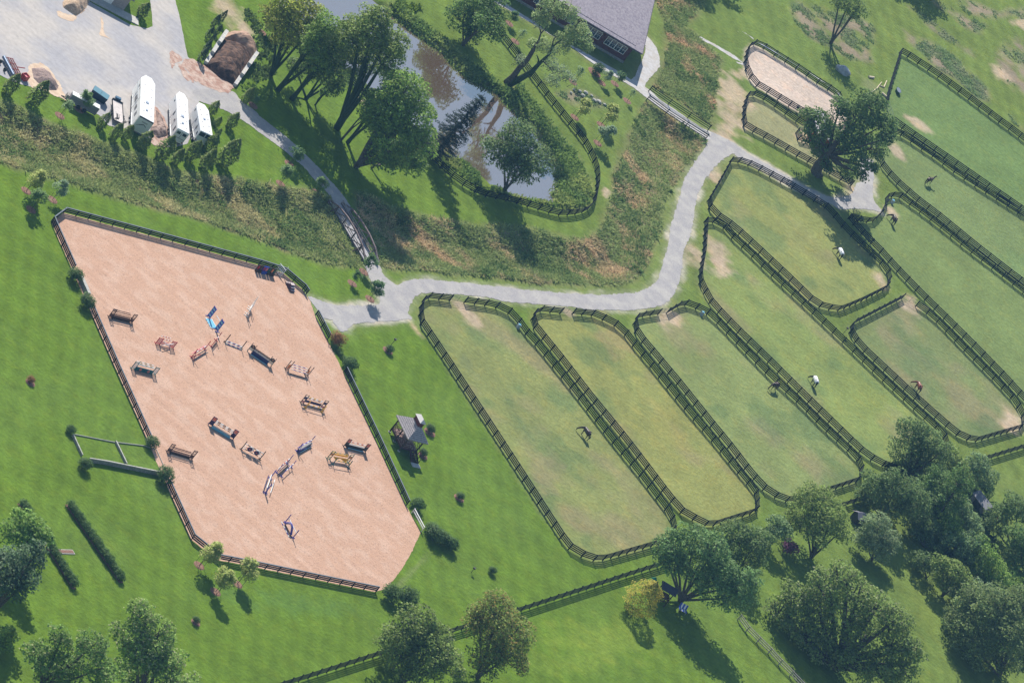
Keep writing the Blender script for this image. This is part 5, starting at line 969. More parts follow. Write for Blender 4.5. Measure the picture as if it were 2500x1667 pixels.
# ------------------------------------------------------------------ trailers
def poly_trailer(lab, nl, nr, fr_, fl, z, tip=None, wins=(), kind=0, name='horse_trailer'):
    P = [G(*p, z) for p in (nl, nr, fr_, fl)]; c = (P[0] + P[1]) / 2; ax = ((P[3] + P[2]) / 2 - c); L = ax.length; ax.normalize(); w = (P[1] - P[0]).length; w = min(max(w, 2.3), 2.75); ang = math.atan2(ax.y, ax.x)
    t = empty(name, (c.x, c.y, 0), ang, lab, 'trailer', 'white horse trailers parked in the yard'); hw = w / 2; z0 = .75
    BW = mat('trailer_white', (.80, .80, .80), .35, spec=.5)
    pts = [(0, -hw), (L, -hw), (L + 1.3, -hw * .45), (L + 1.3, hw * .45), (L, hw), (0, hw)]; b = MB(); n = 6; ns = [(x, y, z0 if x <= L * .78 else 1.5) for x, y in pts]
    b.add([(x, y, z0) for x, y in pts] + [(x, y, z - .12) for x, y in pts], [tuple(range(6))[::-1]] + [(i, (i + 1) % 6, 6 + (i + 1) % 6, 6 + i) for i in range(6)], BW)
    ins = [((x - .08 if x > 1 else x + .08), y * .93) for x, y in pts]; k = 12
    b.add([(x, y, z - .12) for x, y in pts] + [(x, y, z) for x, y in ins], [(i, (i + 1) % 6, 6 + (i + 1) % 6, 6 + i) for i in range(6)] + [tuple(range(6, 12))], BW); b.build('body', t)
    # side facing the camera-left
    side = 1 if (Matrix.Rotation(ang, 3, 'Z') @ Vector((0, 1, 0))).dot(Vector((-1, -.6, 0))) > 0 else -1
    for s in (side, -side):
        for (x, zz, wx_, wz) in wins:
            b = MB(); b.box((x * L, s * (hw + .012), zz), (wx_, .03, wz), GLASS); wf = b.build('window', t)
        b = MB()
        for x in ((.3, .58) if kind else (.02, .5, .75)): b.box((x * L, s * (hw + .006), (z0 + z) / 2), (.035, .02, z - z0 - .3), RUBBER)
        b.box((L / 2, s * (hw + .006), z0 + .12), (L, .025, .14), STEEL); b.build('trim', t)
        for x in (.12, .24, .34):
            wb = MB(); wb.tube([(x * L, s * (hw + .05), .42), (x * L, s * (hw - .2), .42)], .42, RUBBER, 16); w_ = wb.build('wheel', t); MB().tube([(x * L, s * (hw + .06), .42), (x * L, s * (hw + .03), .42)], .22, STEEL, 10).build('rim', w_)
        MB().box((.23 * L, s * (hw + .02), .95), (.32 * L, .16, .09), BW).build('fender', t)
    MB().bar((L * .45, side * (hw + .35), z - .35), (L * .92, side * (hw + .35), z - .55), .12, .12, STEEL).build('awning', t) if kind == 0 else None
    for x, y, s in ((.42, .1, .55), (.22, .15, .4)) if kind != 2 else ((.55, .1, .4),):
        MB().box((x * L, y, z + .06), (s, s, .14), mat_vent).build('roof_vent', t)
    rv = MB()
    for x in (.12, .33, .6, .8): rv.box((x * L, -hw * .5, z + .02), (.12, .3, .04), GREYW); rv.box((x * L + .6, hw * .5, z + .02), (.12, .25, .04), GREYW)
    rv.build('roof_brackets', t)
    # rear
    r = MB(); r.box((-.02, 0, (z + z0) / 2 - .05), (.04, w - .2, z - z0 - .5), LGREY)
    r.build('rear_ramp', t)
    if kind == 0:
        b = MB(); b.box((-.03, 0, z - .14), (.05, w - .1, .2), RUBBER)
        for i in range(6): b.bar((-.05, -.55 + .18 * i, z - .95 + .02 * (i % 2)), (-.05, -.47 + .18 * i, z - .72), .02, .07, RUBBER)
        b.bar((-.05, -.65, z - 1.5), (-.05, -.1, z - 1.22), .02, .10, RUBBER); b.bar((-.05, -.1, z - 1.22), (-.05, .6, z - 1.6), .02, .12, RUBBER); b.bar((-.05, .6, z - 1.6), (-.05, .95, z - 1.9), .02, .05, RUBBER); b.build('rear_lettering', t)
        MB().box((.55, 0, z - .06), (.1, w * .98, .14), LGREY).build('rear_visor', t)
    elif kind == 1:
        b = MB()
        for y in (-.55, .55): MB().box((-.05, y, z - .65), (.03, .65, .5), GLASS).build('rear_window', t)
        MB().box((-.05, 0, z - .95), (.03, .05, 1.3), RUBBER).box((-.05, .0, z - 1.6), (.03, w - .3, .05), RUBBER).build('door_seams', t)
    else:
        MB().box((-.04, -.6, z - .55), (.03, 1.05, .8), GLASS).box((-.04, .6, z - .55), (.03, 1.05, .8), GLASS).build('open_rear', t)
    MB().tube([(L + 1.2, 0, 1.3), (L + 1.5, 0, 1.1), (L + 1.5, 0, .4)], .1, RUBBER, 8).build('hitch', t)
    MB().box((-.06, hw - .2, z0 + .3), (.04, .12, .3), RED).box((-.06, -hw + .2, z0 + .3), (.04, .12, .3), RED).build('tail_lights', t)
mat_vent = mat('vent_plastic', (.35, .4, .5), .5); LGREY = mat('light_grey_panel', (.62, .64, .66), .5)
poly_trailer('largest white horse trailer with dark swoosh graphics on its rear', (341.7, 283), (376.8, 300), (380, 205), (346, 190), 3.75, wins=((.22, 2.2, .8, .8), (.38, 2.2, .9, .8), (.62, 2.3, 1.5, 1.1), (.85, 2.9, .7, .7)), kind=0)
poly_trailer('middle white horse trailer with two small rear windows', (435.7, 314), (461.6, 327), (458, 243), (432, 231), 3.2, wins=((.12, 2.2, .5, .9), (.35, 2.3, .4, .45), (.55, 2.3, .5, .8), (.88, 2.6, .4, .35)), kind=1)
poly_trailer('smallest white horse trailer with open dark rear top doors', (491, 321), (520, 331), (506, 268), (485, 260), 3.0, wins=((.1, 1.9, .4, .5), (.3, 2.0, .45, .6), (.55, 2.2, .4, .5), (.92, 2.4, .35, .4)), kind=2)
def frame_from(P, z):
    """box frame from three roof-corner photo points at height z -> centre, angle, length, width"""
    a, b, c = [G(*p, z) for p in P]; u = b - a; v = c - b; n = Vector((-u.y, u.x, 0)).normalized(); w = abs(v.dot(n)); sgn = 1 if v.dot(n) > 0 else -1
    ctr = (a + b) / 2 + n * sgn * w / 2; ctr.z = 0; return ctr, math.atan2(u.y, u.x), u.length, w, sgn
ctr, an, L, w, sg = frame_from([(178, 231), (244, 266), (249, 260)], 2.0)
t = empty('livestock_trailer', ctr, an, 'long low grey ribbed trailer with white top rim parked at the yard edge', 'trailer'); GT = mat('grey_trailer_side', (.20, .20, .24), .5, var=.1)
MB().box((0, 0, 1.2), (L, 1.1, 1.5), GT).build('body', t); b = MB(); b.box((0, 0, 1.98), (L + .05, 1.16, .07), WHITE); b.build('roof', t); b = MB()
for i in range(9):
    for s in (-1, 1): b.box((-L / 2 + L * (i + .5) / 9, s * .57, 1.2), (.05, .04, 1.4), GT)
for zz in (.7, 1.6): b.box((0, -.56, zz), (L, .03, .035), STEEL)
b.build('ribs', t)
for x in (-.6, .6):
    for s in (-1, 1): MB().tube([(x, s * .5, .38), (x, s * .68, .38)], .38, RUBBER, 14).build('wheel', t)
b = MB(); b.bar((-L / 2, -.5, .5), (-L / 2 - 1.3, 0, .5), .1, .12, RUBBER); b.bar((-L / 2, .5, .5), (-L / 2 - 1.3, 0, .5), .1, .12, RUBBER); b.box((-L / 2 - .4, 0, 1.0), (.5, .9, .8), GREYW); b.build('drawbar', t)
ctr, an, L, w, sg = frame_from([(225, 223), (251, 241), (249, 231)], 1.35)
t = empty('dumpster', G(237, 241), an, 'dark teal-grey dumpster with lighter lid beside the long grey trailer', 'dumpster'); DT = mat('dumpster_dark', (.02, .04, .065), .5); L = 3.0
MB().add([(-1.4, -.7, .15), (1.4, -.7, .15), (1.4, .7, .15), (-1.4, .7, .15), (-1.5, -.85, 1.3), (1.5, -.85, 1.3), (1.5, .85, 1.3), (-1.5, .85, 1.3)], [(3, 2, 1, 0), (0, 1, 5, 4), (1, 2, 6, 5), (2, 3, 7, 6), (3, 0, 4, 7), (4, 5, 6, 7)], DT).build('bin', t); MB().box((-.75, 0, 1.36), (1.45, 1.7, .06), mat('dumpster_lid', (.10, .22, .28), .4)).build('lid', t); MB().box((.75, 0, 1.36), (1.45, 1.7, .06), mat('dumpster_lid2', (.10, .22, .28), .4)).build('lid', t); b = MB()
for x in (-1.2, -.4, .4, 1.2): b.box((x, -.8, .8), (.08, .1, .9), DT); b.box((x, .8, .8), (.08, .1, .9), DT)
b.build('side_ribs', t)
# flat trailer
A = G(277, 303); B = G(274, 254); d = (B - A); L = d.length; t = empty('flat_trailer', (G(291, 306) + A) / 2, math.atan2(d.y, d.x), 'flat equipment trailer with pale deck and raised ramps', 'trailer')
DK = mat('worn_deck', (.62, .56, .54), .8, (.5, .46, .45), 2); b = MB()
for i in range(8): b.box((L / 2, -.9 + 1.8 * (i + .5) / 8, .7), (L, 1.8 / 8 - .015, .06), DK)
b.build('deck', t); b = MB()
for s in (-1, 1): b.box((L / 2, s * .98, .68), (L, .1, .22), RUBBER)
b.box((0, 0, .62), (.1, 2.0, .16), RUBBER); b.box((L, 0, .8), (.1, 2.0, .35), RUBBER); b.bar((L, -.7, .6), (L + 1.5, 0, .6), .1, .1, RUBBER); b.bar((L, .7, .6), (L + 1.5, 0, .6), .1, .1, RUBBER); b.build('chassis', t)
MB().box((L + .5, 0, .95), (.6, 1.0, .5), mat('tool_box', (.05, .12, .2), .4)).build('tool_box', t)
for x in (.3, .42):
    for s in (-1, 1): w_ = MB().tube([(x * L, s * 1.08, .36), (x * L, s * 1.28, .36)], .36, RUBBER, 14).build('wheel', t); MB().tube([(x * L, s * 1.285, .36), (x * L, s * 1.29, .36)], .2, STEEL, 10).build('rim', w_)
for y in (-.75, .75):
    b = MB()
    for s in (-.2, .2): b.bar((0, y + s, .8), (-.9, y + s, 1.9), .05, .08, RUBBER)
    for k in range(6): b.bar((-.1 - .14 * k, y - .2, .92 + .17 * k), (-.1 - .14 * k, y + .2, .92 + .17 * k), .05, .04, RUBBER)
    b.build('ramp', t)
b = MB()
for s in (-.2, .2): b.bar((.5, .2 + s, .75), (2.2, -.1 + s, .75), .05, .05, RUBBER)
for k in range(6): b.bar((.6 + .28 * k, .0, .76), (.6 + .28 * k, .4, .76), .05, .04, RUBBER)
b.build('loose_ramp', t)
# harrow, red box, heaps
t = empty('harrow', G(20, 168), rad(-40), 'rusty red and blue-grey field harrow with roller at the left edge of the yard', 'farm implement'); MB().tube([(-2.2, -.3, .55), (2.2, -.3, .55)], .3, mat('blue_roller', (.10, .14, .22), .4, metal=.3), 14).build('roller', t); RS = mat('rust_red', (.25, .05, .05), .8, var=.3)
b = MB()
for y in (.4, .9, 1.4): b.bar((-2, y, .7), (2, y, .7), .1, .1, RS)
for x in (-2, -.7, .7, 2): b.bar((x, -.3, .7), (x, 1.5, .7), .1, .1, RS)
b.bar((0, 1.4, .7), (0, 3.0, .8), .12, .12, RS); b.build('frame', t); b = MB()
for i in range(16):
    for y in (.4, .9, 1.4): b.bar((-1.9 + .25 * i, y, .7), (-1.9 + .25 * i, y - .1, .1), .04, .06, RS)
b.build('tines', t)
for x in (-1, 1): MB().tube([(x, -1.3, .35), (x, -1.5, .35)], .35, RUBBER, 12).build('wheel', t)
t = empty('salt_box', G(57, 194), rad(-20), 'open red box bin standing alone on the yard', 'bin'); RB = mat('bin_red', (.40, .04, .04), .5, var=.2)
for (c, dm) in (((0, -.5, .5), (1.1, .08, 1.0)), ((0, .5, .5), (1.1, .08, 1.0)), ((-.5, 0, .5), (.08, .92, 1.0)), ((.5, 0, .5), (.08, .92, 1.0))): MB().box(c, dm, RB).build('side', t)
MB().box((0, 0, .1), (1, 1, .12), RB).build('floor', t); MB().box((0, 0, .7), (.9, .9, .1), PINK).build('contents', t)
def heap(name, lab, pts, h, M, fr='a', seed=1, cat='heap', kind=None):
    P = np.array(wp(fr, *pts)); c = P.mean(0); a = P.min(0) - .5; b = P.max(0) + .5; st = .18; gx, gy = np.meshgrid(np.arange(a[0], b[0], st), np.arange(a[1], b[1], st), indexing='ij'); D = dist(P, gx, gy); D = np.where(inside(P, gx, gy), D, -D); m_ = D.max()
    Z = h * np.sin(np.clip(D / m_, 0, 1) * math.pi / 2) ** .9 + (fbm(gx, gy, .8, seed) - .5) * .35 * np.clip(D * 2, 0, 1) + (fbm(gx, gy, 2.6, seed + 4) - .5) * .7 * np.clip(D, 0, 1); Z = np.where(D < -.2, -.1, Z)
    nx, ny = gx.shape; I = np.arange(nx * ny).reshape(nx, ny); ok = (D[:-1, :-1] > -.35); q = np.stack([I[:-1, :-1], I[1:, :-1], I[1:, 1:], I[:-1, 1:]], -1)[ok]; me = bpy.data.meshes.new(name); me.from_pydata(np.c_[gx.ravel() - c[0], gy.ravel() - c[1], Z.ravel()].tolist(), [], q.tolist()); me.materials.append(M); o = link(name, me); o.location = (c[0], c[1], .03); tag(o, lab, cat, kind=kind); return o
heap('mulch_heap', 'grey-brown mulch heap on the left side of the yard', [(215, 470), (290, 465), (350, 520), (400, 590), (385, 620), (330, 620), (270, 580), (230, 540)], 1.1, mat('mulch_grey', (.22, .16, .15), .95, (.34, .25, .22), 5, var=.3, vscale=9), seed=3)
heap('woodchip_heap', 'pale woodchip heap beside the top left building', [(430, 20), (470, -40), (620, -30), (600, 30), (570, 80), (520, 110), (470, 80), (430, 50)], 1.3, mat('woodchip', (.50, .37, .26), .95, (.36, .24, .17), 4, var=.3, vscale=7), seed=7)
heap('earth_heap', 'dark and pale earth heap between the two larger white trailers', [(1065, 750), (1100, 800), (1135, 880), (1140, 930), (1080, 950), (1030, 900), (1030, 870), (1075, 860)], .9, mat('dark_earth', (.13, .09, .08), .95, (.42, .31, .27), 1.5, var=.3, vscale=5), seed=9)
# manure bunker
def bunker():
    o = G(545, 150); t = empty('manure_bunker', o, 0, 'concrete block bunker walls either side of a dark brown manure heap', 'bunker')
    CB = mat('bunker_block', (.40, .40, .42), .85, (.55, .52, .47), 1.2, var=.2)
    def wall(p, q, hs):
        a = G(*p) - o; b_ = G(*q) - o; d = b_ - a; n = len(hs); an = math.atan2(d.y, d.x)
        for i, h in enumerate(hs):
            c = a.lerp(b_, (i + .5) / n); k = max(1, round(h / .6))
            for j in range(k): MB().box((c.x, c.y, .3 + .6 * j), (d.length / n - .03, .65, .585), CB, an).build('block', t)
    wall((500, 157), (542, 92), [.6, .6, 1.2, 1.2, 1.8, 1.8, 1.8]); wall((571, 211), (616, 145), [.6, .6, 1.2, 1.2, 1.8, 1.8, 1.8])
bunker()
heap('manure_heap', 'dark brown manure heap inside the concrete block bunker', [(1400, 450), (1460, 350), (1525, 270), (1600, 300), (1690, 355), (1735, 405), (1680, 490), (1600, 585), (1500, 535)], 1.9, mat('manure', (.05, .028, .022), .95, (.15, .085, .06), 1.1, var=.35, vscale=5), seed=12)
heap('dirt_ramp', 'pale dirt mound banked up behind the dark manure heap', [(1530, 262), (1560, 228), (1610, 215), (1670, 230), (1720, 290), (1760, 360), (1740, 400), (1700, 405), (1650, 345), (1590, 295)], 1.9, mat('pale_dirt', (.42, .28, .21), .95, (.32, .2, .15), 2, var=.2), seed=15)
# ------------------------------------------------------------------ barn
def barn():
    HE = 4.5; c0 = G(*F('c', (895, 432))[0]); c1 = G(*F('c', (0, -95))[0]); d = (c1 - c0); ux = d.normalized(); n = Vector((ux.y, -ux.x, 0)); 
    if n.y < 0: n = -n
    L = 60; ang = math.atan2(ux.y, ux.x); t = empty('barn', c0, ang, 'long dark red barn with grey shingle roof and white-framed windows', 'barn'); R = Matrix.Rotation(-ang, 3, 'Z'); s = 1 if (R @ n).y > 0 else -1
    Wd = 28.0; ov = .9; RH = 4.6
    b = MB(); xw = L; prof = [(0, 0), (s * Wd, 0)]
    b.add([(0, 0, -.5), (xw, 0, -.5), (xw, s * Wd, -.5), (0, s * Wd, -.5), (0, 0, HE), (xw, 0, HE), (xw, s * Wd, HE), (0, s * Wd, HE), (0, s * Wd / 2, HE + RH - .15), (xw, s * Wd / 2, HE + RH - .15)], [(0, 1, 5, 4), (1, 2, 6, 9, 5), (2, 3, 7, 6), (3, 0, 4, 8, 7), (3, 2, 1, 0)] , BARNRED); b.build('wall', t)
    b = MB(); b.box((xw / 2, -s * .04, .25), (xw + .1, .1, .5), STONE); b.build('foundation', t)
    RM = mat('barn_shingle', (.40, .35, .38), .9, (.29, .25, .29), 2.2, var=.25, vscale=7); sl_ = RH / (Wd / 2); y0 = -s * ov; z0 = HE - ov * sl_ * .55; 
    xs_ = -1.7; e1 = 15.0
    b = MB(); b.add([(xs_, y0, HE - .35), (e1, y0, HE - .35), (e1, s * Wd / 2, HE + RH), (xs_ , s * Wd / 2, HE + RH), (xs_, s * (Wd + ov), HE - .35), (e1, s * (Wd + ov), HE - .35)], [(0, 1, 2, 3), (3, 2, 5, 4)], RM)
    b.add([(xs_, y0, HE - .55), (e1, y0, HE - .55), (e1, s * Wd / 2, HE + RH - .2), (xs_, s * Wd / 2, HE + RH - .2), (xs_, s * (Wd + ov), HE - .55), (e1, s * (Wd + ov), HE - .55)], [(3, 2, 1, 0), (4, 5, 2, 3)], RM); b.build('roof', t)
    b = MB(); b.add([(e1, y0 - s * .0 + s * .9, HE - .1), (xw, y0 + s * .9, HE - .1), (xw, s * Wd / 2, HE + RH - 1.2), (e1, s * Wd / 2, HE + RH - 1.2)], [(0, 1, 2, 3)], RM); b.build('lower_roof', t)
    b = MB(); FZ = mat('fascia_dark', (.10, .09, .13), .6); b.box(((xs_ + e1) / 2, y0, HE - .45), (e1 - xs_, .08, .26), FZ); b.bar((xs_ - .02, y0, HE - .42), (xs_ - .02, s * Wd / 2, HE + RH - .08), .08, .28, FZ); b.bar((e1 + .02, y0, HE - .42), (e1 + .02, s * Wd / 2, HE + RH - .08), .16, .3, GREYW); b.build('fascia', t)
    def wx(p, z=2.2): q = G(*F('c', p)[0], z) - c0; return q.dot(ux)
    for p0, p1 in (((905, 360), (770, 275)), ((735, 262), (600, 180)), ((560, 60), (480, 5)), ((400, 30), (290, -30)), ((250, -60), (150, -110))):
        x0 = wx(p0, 1.9); x1 = wx(p1, 1.9); n_ = 4
        for i in range(n_):
            a = x0 + (x1 - x0) * i / n_; c = x0 + (x1 - x0) * (i + 1) / n_; xm = (a + c) / 2; w = abs(c - a) - .06; f_ = MB()
            for dx in (-w / 2, w / 2): f_.box((xm + dx, -s * .05, 2.45), (.09, .1, 1.7), WHITE)
            for zz in (1.6, 3.3): f_.box((xm, -s * .05, zz), (w, .12, .09), WHITE)
            f_.box((xm, -s * .055, 2.45), (w, .05, .04), WHITE); f_.box((xm, -s * .055, 2.45), (.03, .05, 1.6), WHITE); wf = f_.build('window', t); MB().box((xm, -s * .02, 2.45), (w, .05, 1.6), GLASS).build('pane', wf)
barn()
# top-left building
t = empty('shed', G(*F('a', (840, 75))[0]), 0, 'building with dark olive roof on a concrete apron at the top left', 'building'); a = G(*F('a', (840, 78))[0]); b1 = G(*F('a', (690, 0))[0]); d = (b1 - a); an = math.atan2(d.y, d.x); t.location = a; t.rotation_euler = (0, 0, an); nn = -1 if (Matrix.Rotation(an, 3, 'Z') @ Vector((0, -1, 0))).y > 0 else 1
OR = mat('olive_roof', (.06, .075, .05), .7, var=.2, vscale=2); MB().box((7, nn * 5, 1.5), (14, 10, 3.2), GREYW).build('wall', t); b = MB(); b.add([(-.5, -nn * .6, 2.9), (14.5, -nn * .6, 2.9), (14.5, nn * 5, 5.6), (-.5, nn * 5, 5.6), (-.5, nn * 10.6, 2.9), (14.5, nn * 10.6, 2.9)], [(0, 1, 2, 3), (3, 2, 5, 4)], OR); b.build('roof', t); MB().box((5, -nn * 1.1, .08), (16, 2.2, .16), CONC).build('apron', t); MB().box((4, -nn * .06, 1.2), (3, .1, 2.4), WHITE).build('door', t)
# run-in shed under oak, small sheds
def gshed(lab, q, rz, w, dpt, h, roofM, wallM, rh=.7, name='shed'):
    t = empty(name, G(*q), rz, lab, 'shed'); b = MB(); b.add([(-w / 2, -dpt / 2, 0), (w / 2, -dpt / 2, 0), (w / 2, dpt / 2, 0), (-w / 2, dpt / 2, 0), (-w / 2, -dpt / 2, h), (w / 2, -dpt / 2, h), (w / 2, dpt / 2, h), (-w / 2, dpt / 2, h), (-w / 2, 0, h + rh * .93), (w / 2, 0, h + rh * .93)], [(0, 1, 5, 4), (1, 2, 6, 9, 5), (2, 3, 7, 6), (3, 0, 4, 8, 7)], wallM); b.build('wall', t)
    b = MB(); o = .3; b.add([(-w / 2 - o, -dpt / 2 - o, h - .1), (w / 2 + o, -dpt / 2 - o, h - .1), (w / 2 + o, 0, h + rh), (-w / 2 - o, 0, h + rh), (-w / 2 - o, dpt / 2 + o, h - .1), (w / 2 + o, dpt / 2 + o, h - .1)], [(0, 1, 2, 3), (3, 2, 5, 4)], roofM); b.build('roof', t); MB().box((0, -dpt / 2 - .03, h * .42), (w * .5, .08, h * .8), CHAR).build('door', t); return t
u = gdir(2000, 300, 4, 30)
gshed('red run-in shed with pale grey roof half hidden under the big oak', (1988, 330), u, 9.0, 3.6, 2.5, mat('pale_grey_roof', (.42, .40, .42), .6, var=.08), mat('shed_red', (.40, .05, .04), .6, var=.15), .5, 'run_in_shed')
gshed('small shed with grey roof poking out of the vines at right', (2385, 1243), gdir(2385, 1240, 30, 40), 3.6, 2.6, 2.2, mat('grey_shed_roof', (.20, .20, .23), .8, var=.1), GREYW)
gshed('tiny grey-roofed shed hidden between the dark trees', (2088, 1272), gdir(2088, 1272, 30, 5), 1.9, 1.7, 1.5, mat('grey_roof_small', (.26, .24, .29), .8, var=.1), CHAR)
# ------------------------------------------------------------------ stone walls of the walled lawn
def swall(lab, pts, h=.75, w=.5, z=0):
    o = G(*pts[0]); t = empty('stone_wall', o, 0, lab, 'wall', 'low dry stone walls beside the arena'); q = [G(*p) - o for p in pts]; b = MB(); c = MB()
    for u, v in zip(q, q[1:]):
        d = (v - u); n = max(1, int(d.length / .7)); an = math.atan2(d.y, d.x)
        b.box(((u + v) / 2 + Vector((0, 0, h / 2))), (d.length, w - .08, h), STONE, an)
        for i in range(n): m_ = u.lerp(v, (i + .5) / n); c.box((m_.x, m_.y, h + .04), (d.length / n - .02, w + rng.uniform(-.04, .04), .1), STONECAP, an)
    b.build('wall_body', t); c.build('coping', t)
swall('short low stone wall between two round bushes on the left arena edge', [(192, 680), (212, 725)], .8, .6)
swall('outer low stone wall on the far left of the walled lawn', F('i', (445, 35), (475, 100), (505, 165)), .4, .18); swall('lower stone wall of the walled lawn running to the big round bush', F('i', (540, 195), (650, 212), (775, 238), (985, 280)), .75, .2)
swall('dividing low wall across the walled lawn', F('i', (712, 75), (780, 215)), .35, .18)
def kerb(lab, pts): o = G(*pts[0]); q = [G(*p) - o for p in pts]; b = MB(); [b.bar(u + Vector((0, 0, .1)), v + Vector((0, 0, .1)), .08, .15, STONECAP) for u, v in zip(q, q[1:])]; k = b.build('edging'); k.location = o; tag(k, lab, 'edging')
kerb('thin pale edging along the top of the walled lawn', F('i', (460, 28), (700, 75), (890, 98), (965, 120))); kerb('thin pale edging between walled lawn and sand arena', F('i', (968, 122), (1020, 240)))
o = MB().box((0, 0, .05), (3.6, .9, .12), STONECAP).box((0, 0, .12), (3.3, .6, .06), MULCH).build('stone_slab'); o.location = G(158, 1347); o.rotation_euler = (0, 0, gdir(158, 1347, 40, 1)); tag(o, 'pale rectangular slab set in the lawn between the hedge rows', 'slab')
# ------------------------------------------------------------------ boulder, trough, waterers, misc
def rock(lab, q, r, M, name='boulder', seed=1, sq=(1.3, .9, .8)):
    import bmesh
    bm = bmesh.new(); bmesh.ops.create_icosphere(bm, subdivisions=4, radius=1)
    for v in bm.verts:
        n = v.co.copy(); k = 1 + .13 * math.sin(n.x * 3 + seed) * math.cos(n.y * 2.6) + .08 * math.sin(n.z * 5 + n.x * 4 + seed); v.co = Vector((n.x * sq[0], n.y * sq[1], max(n.z, -.35) * sq[2])) * k * r
    me = bpy.data.meshes.new(name); bm.to_mesh(me); bm.free(); me.materials.append(M); o = link(name, me); o.location = G(*q) + Vector((0, 0, .2)); return tag(o, lab, 'rock')
o = rock('large pale blue-grey boulder in the tree shade above the sandy pen', (2056, 176), 1.45, mat('boulder_grey', (.42, .43, .45), .85, (.3, .31, .34), 1.2, bump=.1, bscale=2), seed=3, sq=(1.25, .8, .75)); o.rotation_euler = (0, 0, gdir(2056, 176, 10, 5))
RO = 'first second third fourth fifth sixth seventh eighth ninth tenth'.split()
for i, (x, y) in enumerate(F('c', (560, 620), (600, 630), (640, 640), (680, 660), (700, 690), (730, 700), (770, 720), (650, 690), (620, 660), (540, 640))):
    o = rock('pale rock in the rock garden, ' + RO[i] + ' of ten along its stony edge', (x, y), .28 + .1 * (i % 3), STONECAP, 'garden_rock', i, (1.1, .9, .6)); o['group'] = 'rocks of the rock garden'
def trough(lab, q, M, rz=0): t = empty('water_trough', G(*q), rz, lab, 'trough', 'water tubs in the paddocks'); b = MB(); n = 18; b.tube([(0, 0, 0), (0, 0, .62), (0, 0, .64)], [.62, .70, .74], M, n); b.build('tub', t); MB().tube([(0, 0, .64), (0, 0, .655)], [.64, .64], WATER, n).build('water', t); t.scale = (1.5, .8, 1)
trough('dark green water trough in the sharp-pointed paddock', (2190, 226), mat('green_tub', (.01, .06, .05), .4), gdir(2190, 226, 2, 20))
for lab, q in (('grey automatic waterer on the right fence of the first paddock', (1263, 800)), ('blue-grey automatic waterer at the third paddock corner', (1711, 769)), ('waterer in the corner above the standing bay horse', (2176, 496))):
    t = empty('waterer', G(*q), rad(30), lab, 'waterer', 'automatic waterers on the fences'); MB().box((0, 0, .4), (.55, .55, .8), mat('waterer_grey', (.35, .40, .45), .5)).build('body', t); MB().tube([(0, 0, .8), (0, 0, .86)], [.26, .22], LBLUE, 12).build('bowl', t)
for lab, q, h in (('thin bird-feeder post on the lawn above the small bush', (950, 848), 1.9), ('small hydrant post on the lawn below the gazebo', (1150, 1397), 1.0), ('dark lamp post in the grass lane beside the small paddock', (2058, 815), 1.5)):
    t = empty('lawn_post', G(*q), 0, lab, 'post'); MB().tube([(0, 0, 0), (0, 0, h)], .05, CHAR, 6).build('pole', t); MB().box((0, 0, h), (.45, .35, .22), CHAR).build('head', t)
t = empty('bucket', G(1942, 270), 0, 'dark feed bucket hanging by the pen fence near the run-in shed', 'bucket'); MB().tube([(0, 0, .6), (0, 0, 1.1)], [.25, .32], CHAR, 12).build('pail', t); MB().tube([(-.3, 0, 1.1), (0, 0, 1.4), (.3, 0, 1.1)], .02, STEEL, 5).build('handle', t)
LG_ = mat('bare_log', (.62, .52, .38), .8)
for lab, pp in (('long pale fallen branch on the grass left of the sharp-pointed fence', F('d', (890, 635), (905, 640), (950, 610), (985, 565))), ('forked pale fallen branch beside the longer one', F('d', (975, 590), (1000, 600), (1020, 555))), ('pale log chunk nearest the fence corner', F('d', (985, 640), (1015, 665))), ('short pale log near the boulder shade', F('d', (895, 530), (930, 535))), ('curved pale branch end near the oak crown', F('d', (885, 640), (890, 670), (930, 695), (980, 718)))):
    o = G(*pp[0]); b = MB(); ps = [G(*p) - o + Vector((0, 0, .12)) for p in pp]; b.tube(ps, [.14 - .08 * i / len(ps) for i in range(len(ps))] if len(ps) > 2 else .28, LG_, 7); k = b.build('fallen_branch'); k.location = o; tag(k, lab, 'branch', 'pale fallen branches by the fence')
# play tower, slide, striped chairs
def tower():
    t = empty('play_tower', G(1608, 1466), gdir(1608, 1466, 20, 12), 'wooden play tower with dark roof under the vase-shaped elm', 'play tower')
    for x in (-1, 1):
        for y in (-.9, .9): MB().box((x, y, 1.5), (.14, .14, 3.0), DKBRN).build('post', t)
    MB().box((0, 0, 1.4), (2.2, 2.0, .1), BRN).build('platform', t); b = MB(); b.add([(-1.4, -1.3, 2.9), (1.4, -1.3, 2.9), (1.4, 0, 3.7), (-1.4, 0, 3.7), (-1.4, 1.3, 2.9), (1.4, 1.3, 2.9)], [(0, 1, 2, 3), (3, 2, 5, 4), (0, 3, 4), (1, 5, 2)], mat('tower_roof', (.035, .035, .06), .7, var=.2)); b.build('roof', t)
    b = MB()
    for y in (-.95, .95):
        for z in (1.7, 2.1): b.box((0, y, z), (2.0, .06, .1), BRN)
        b.bar((-1, y, .2), (1, y, 1.3), .06, .1, BRN)
    b.build('railing', t)
tower()
o = MB().tube([(0, 0, .4), (-.6, .2, .8), (-1.3, .4, 1.4)], .42, mat('teal_slide', (.0, .25, .22), .35), 12).build('tube_slide'); o.location = G(1598, 1438); tag(o, 'teal tube slide beside the play tower', 'slide')
t = empty('garden_chair', G(1663, 1493), .4, 'blue and white striped garden chair under the elm', 'chair'); b = MB()
for i in range(5): b.box((-.6 + .3 * i, 0, .5), (.28, 1.0, .06), WHITE if i % 2 else BLUE)
b.build('seat', t); b = MB()
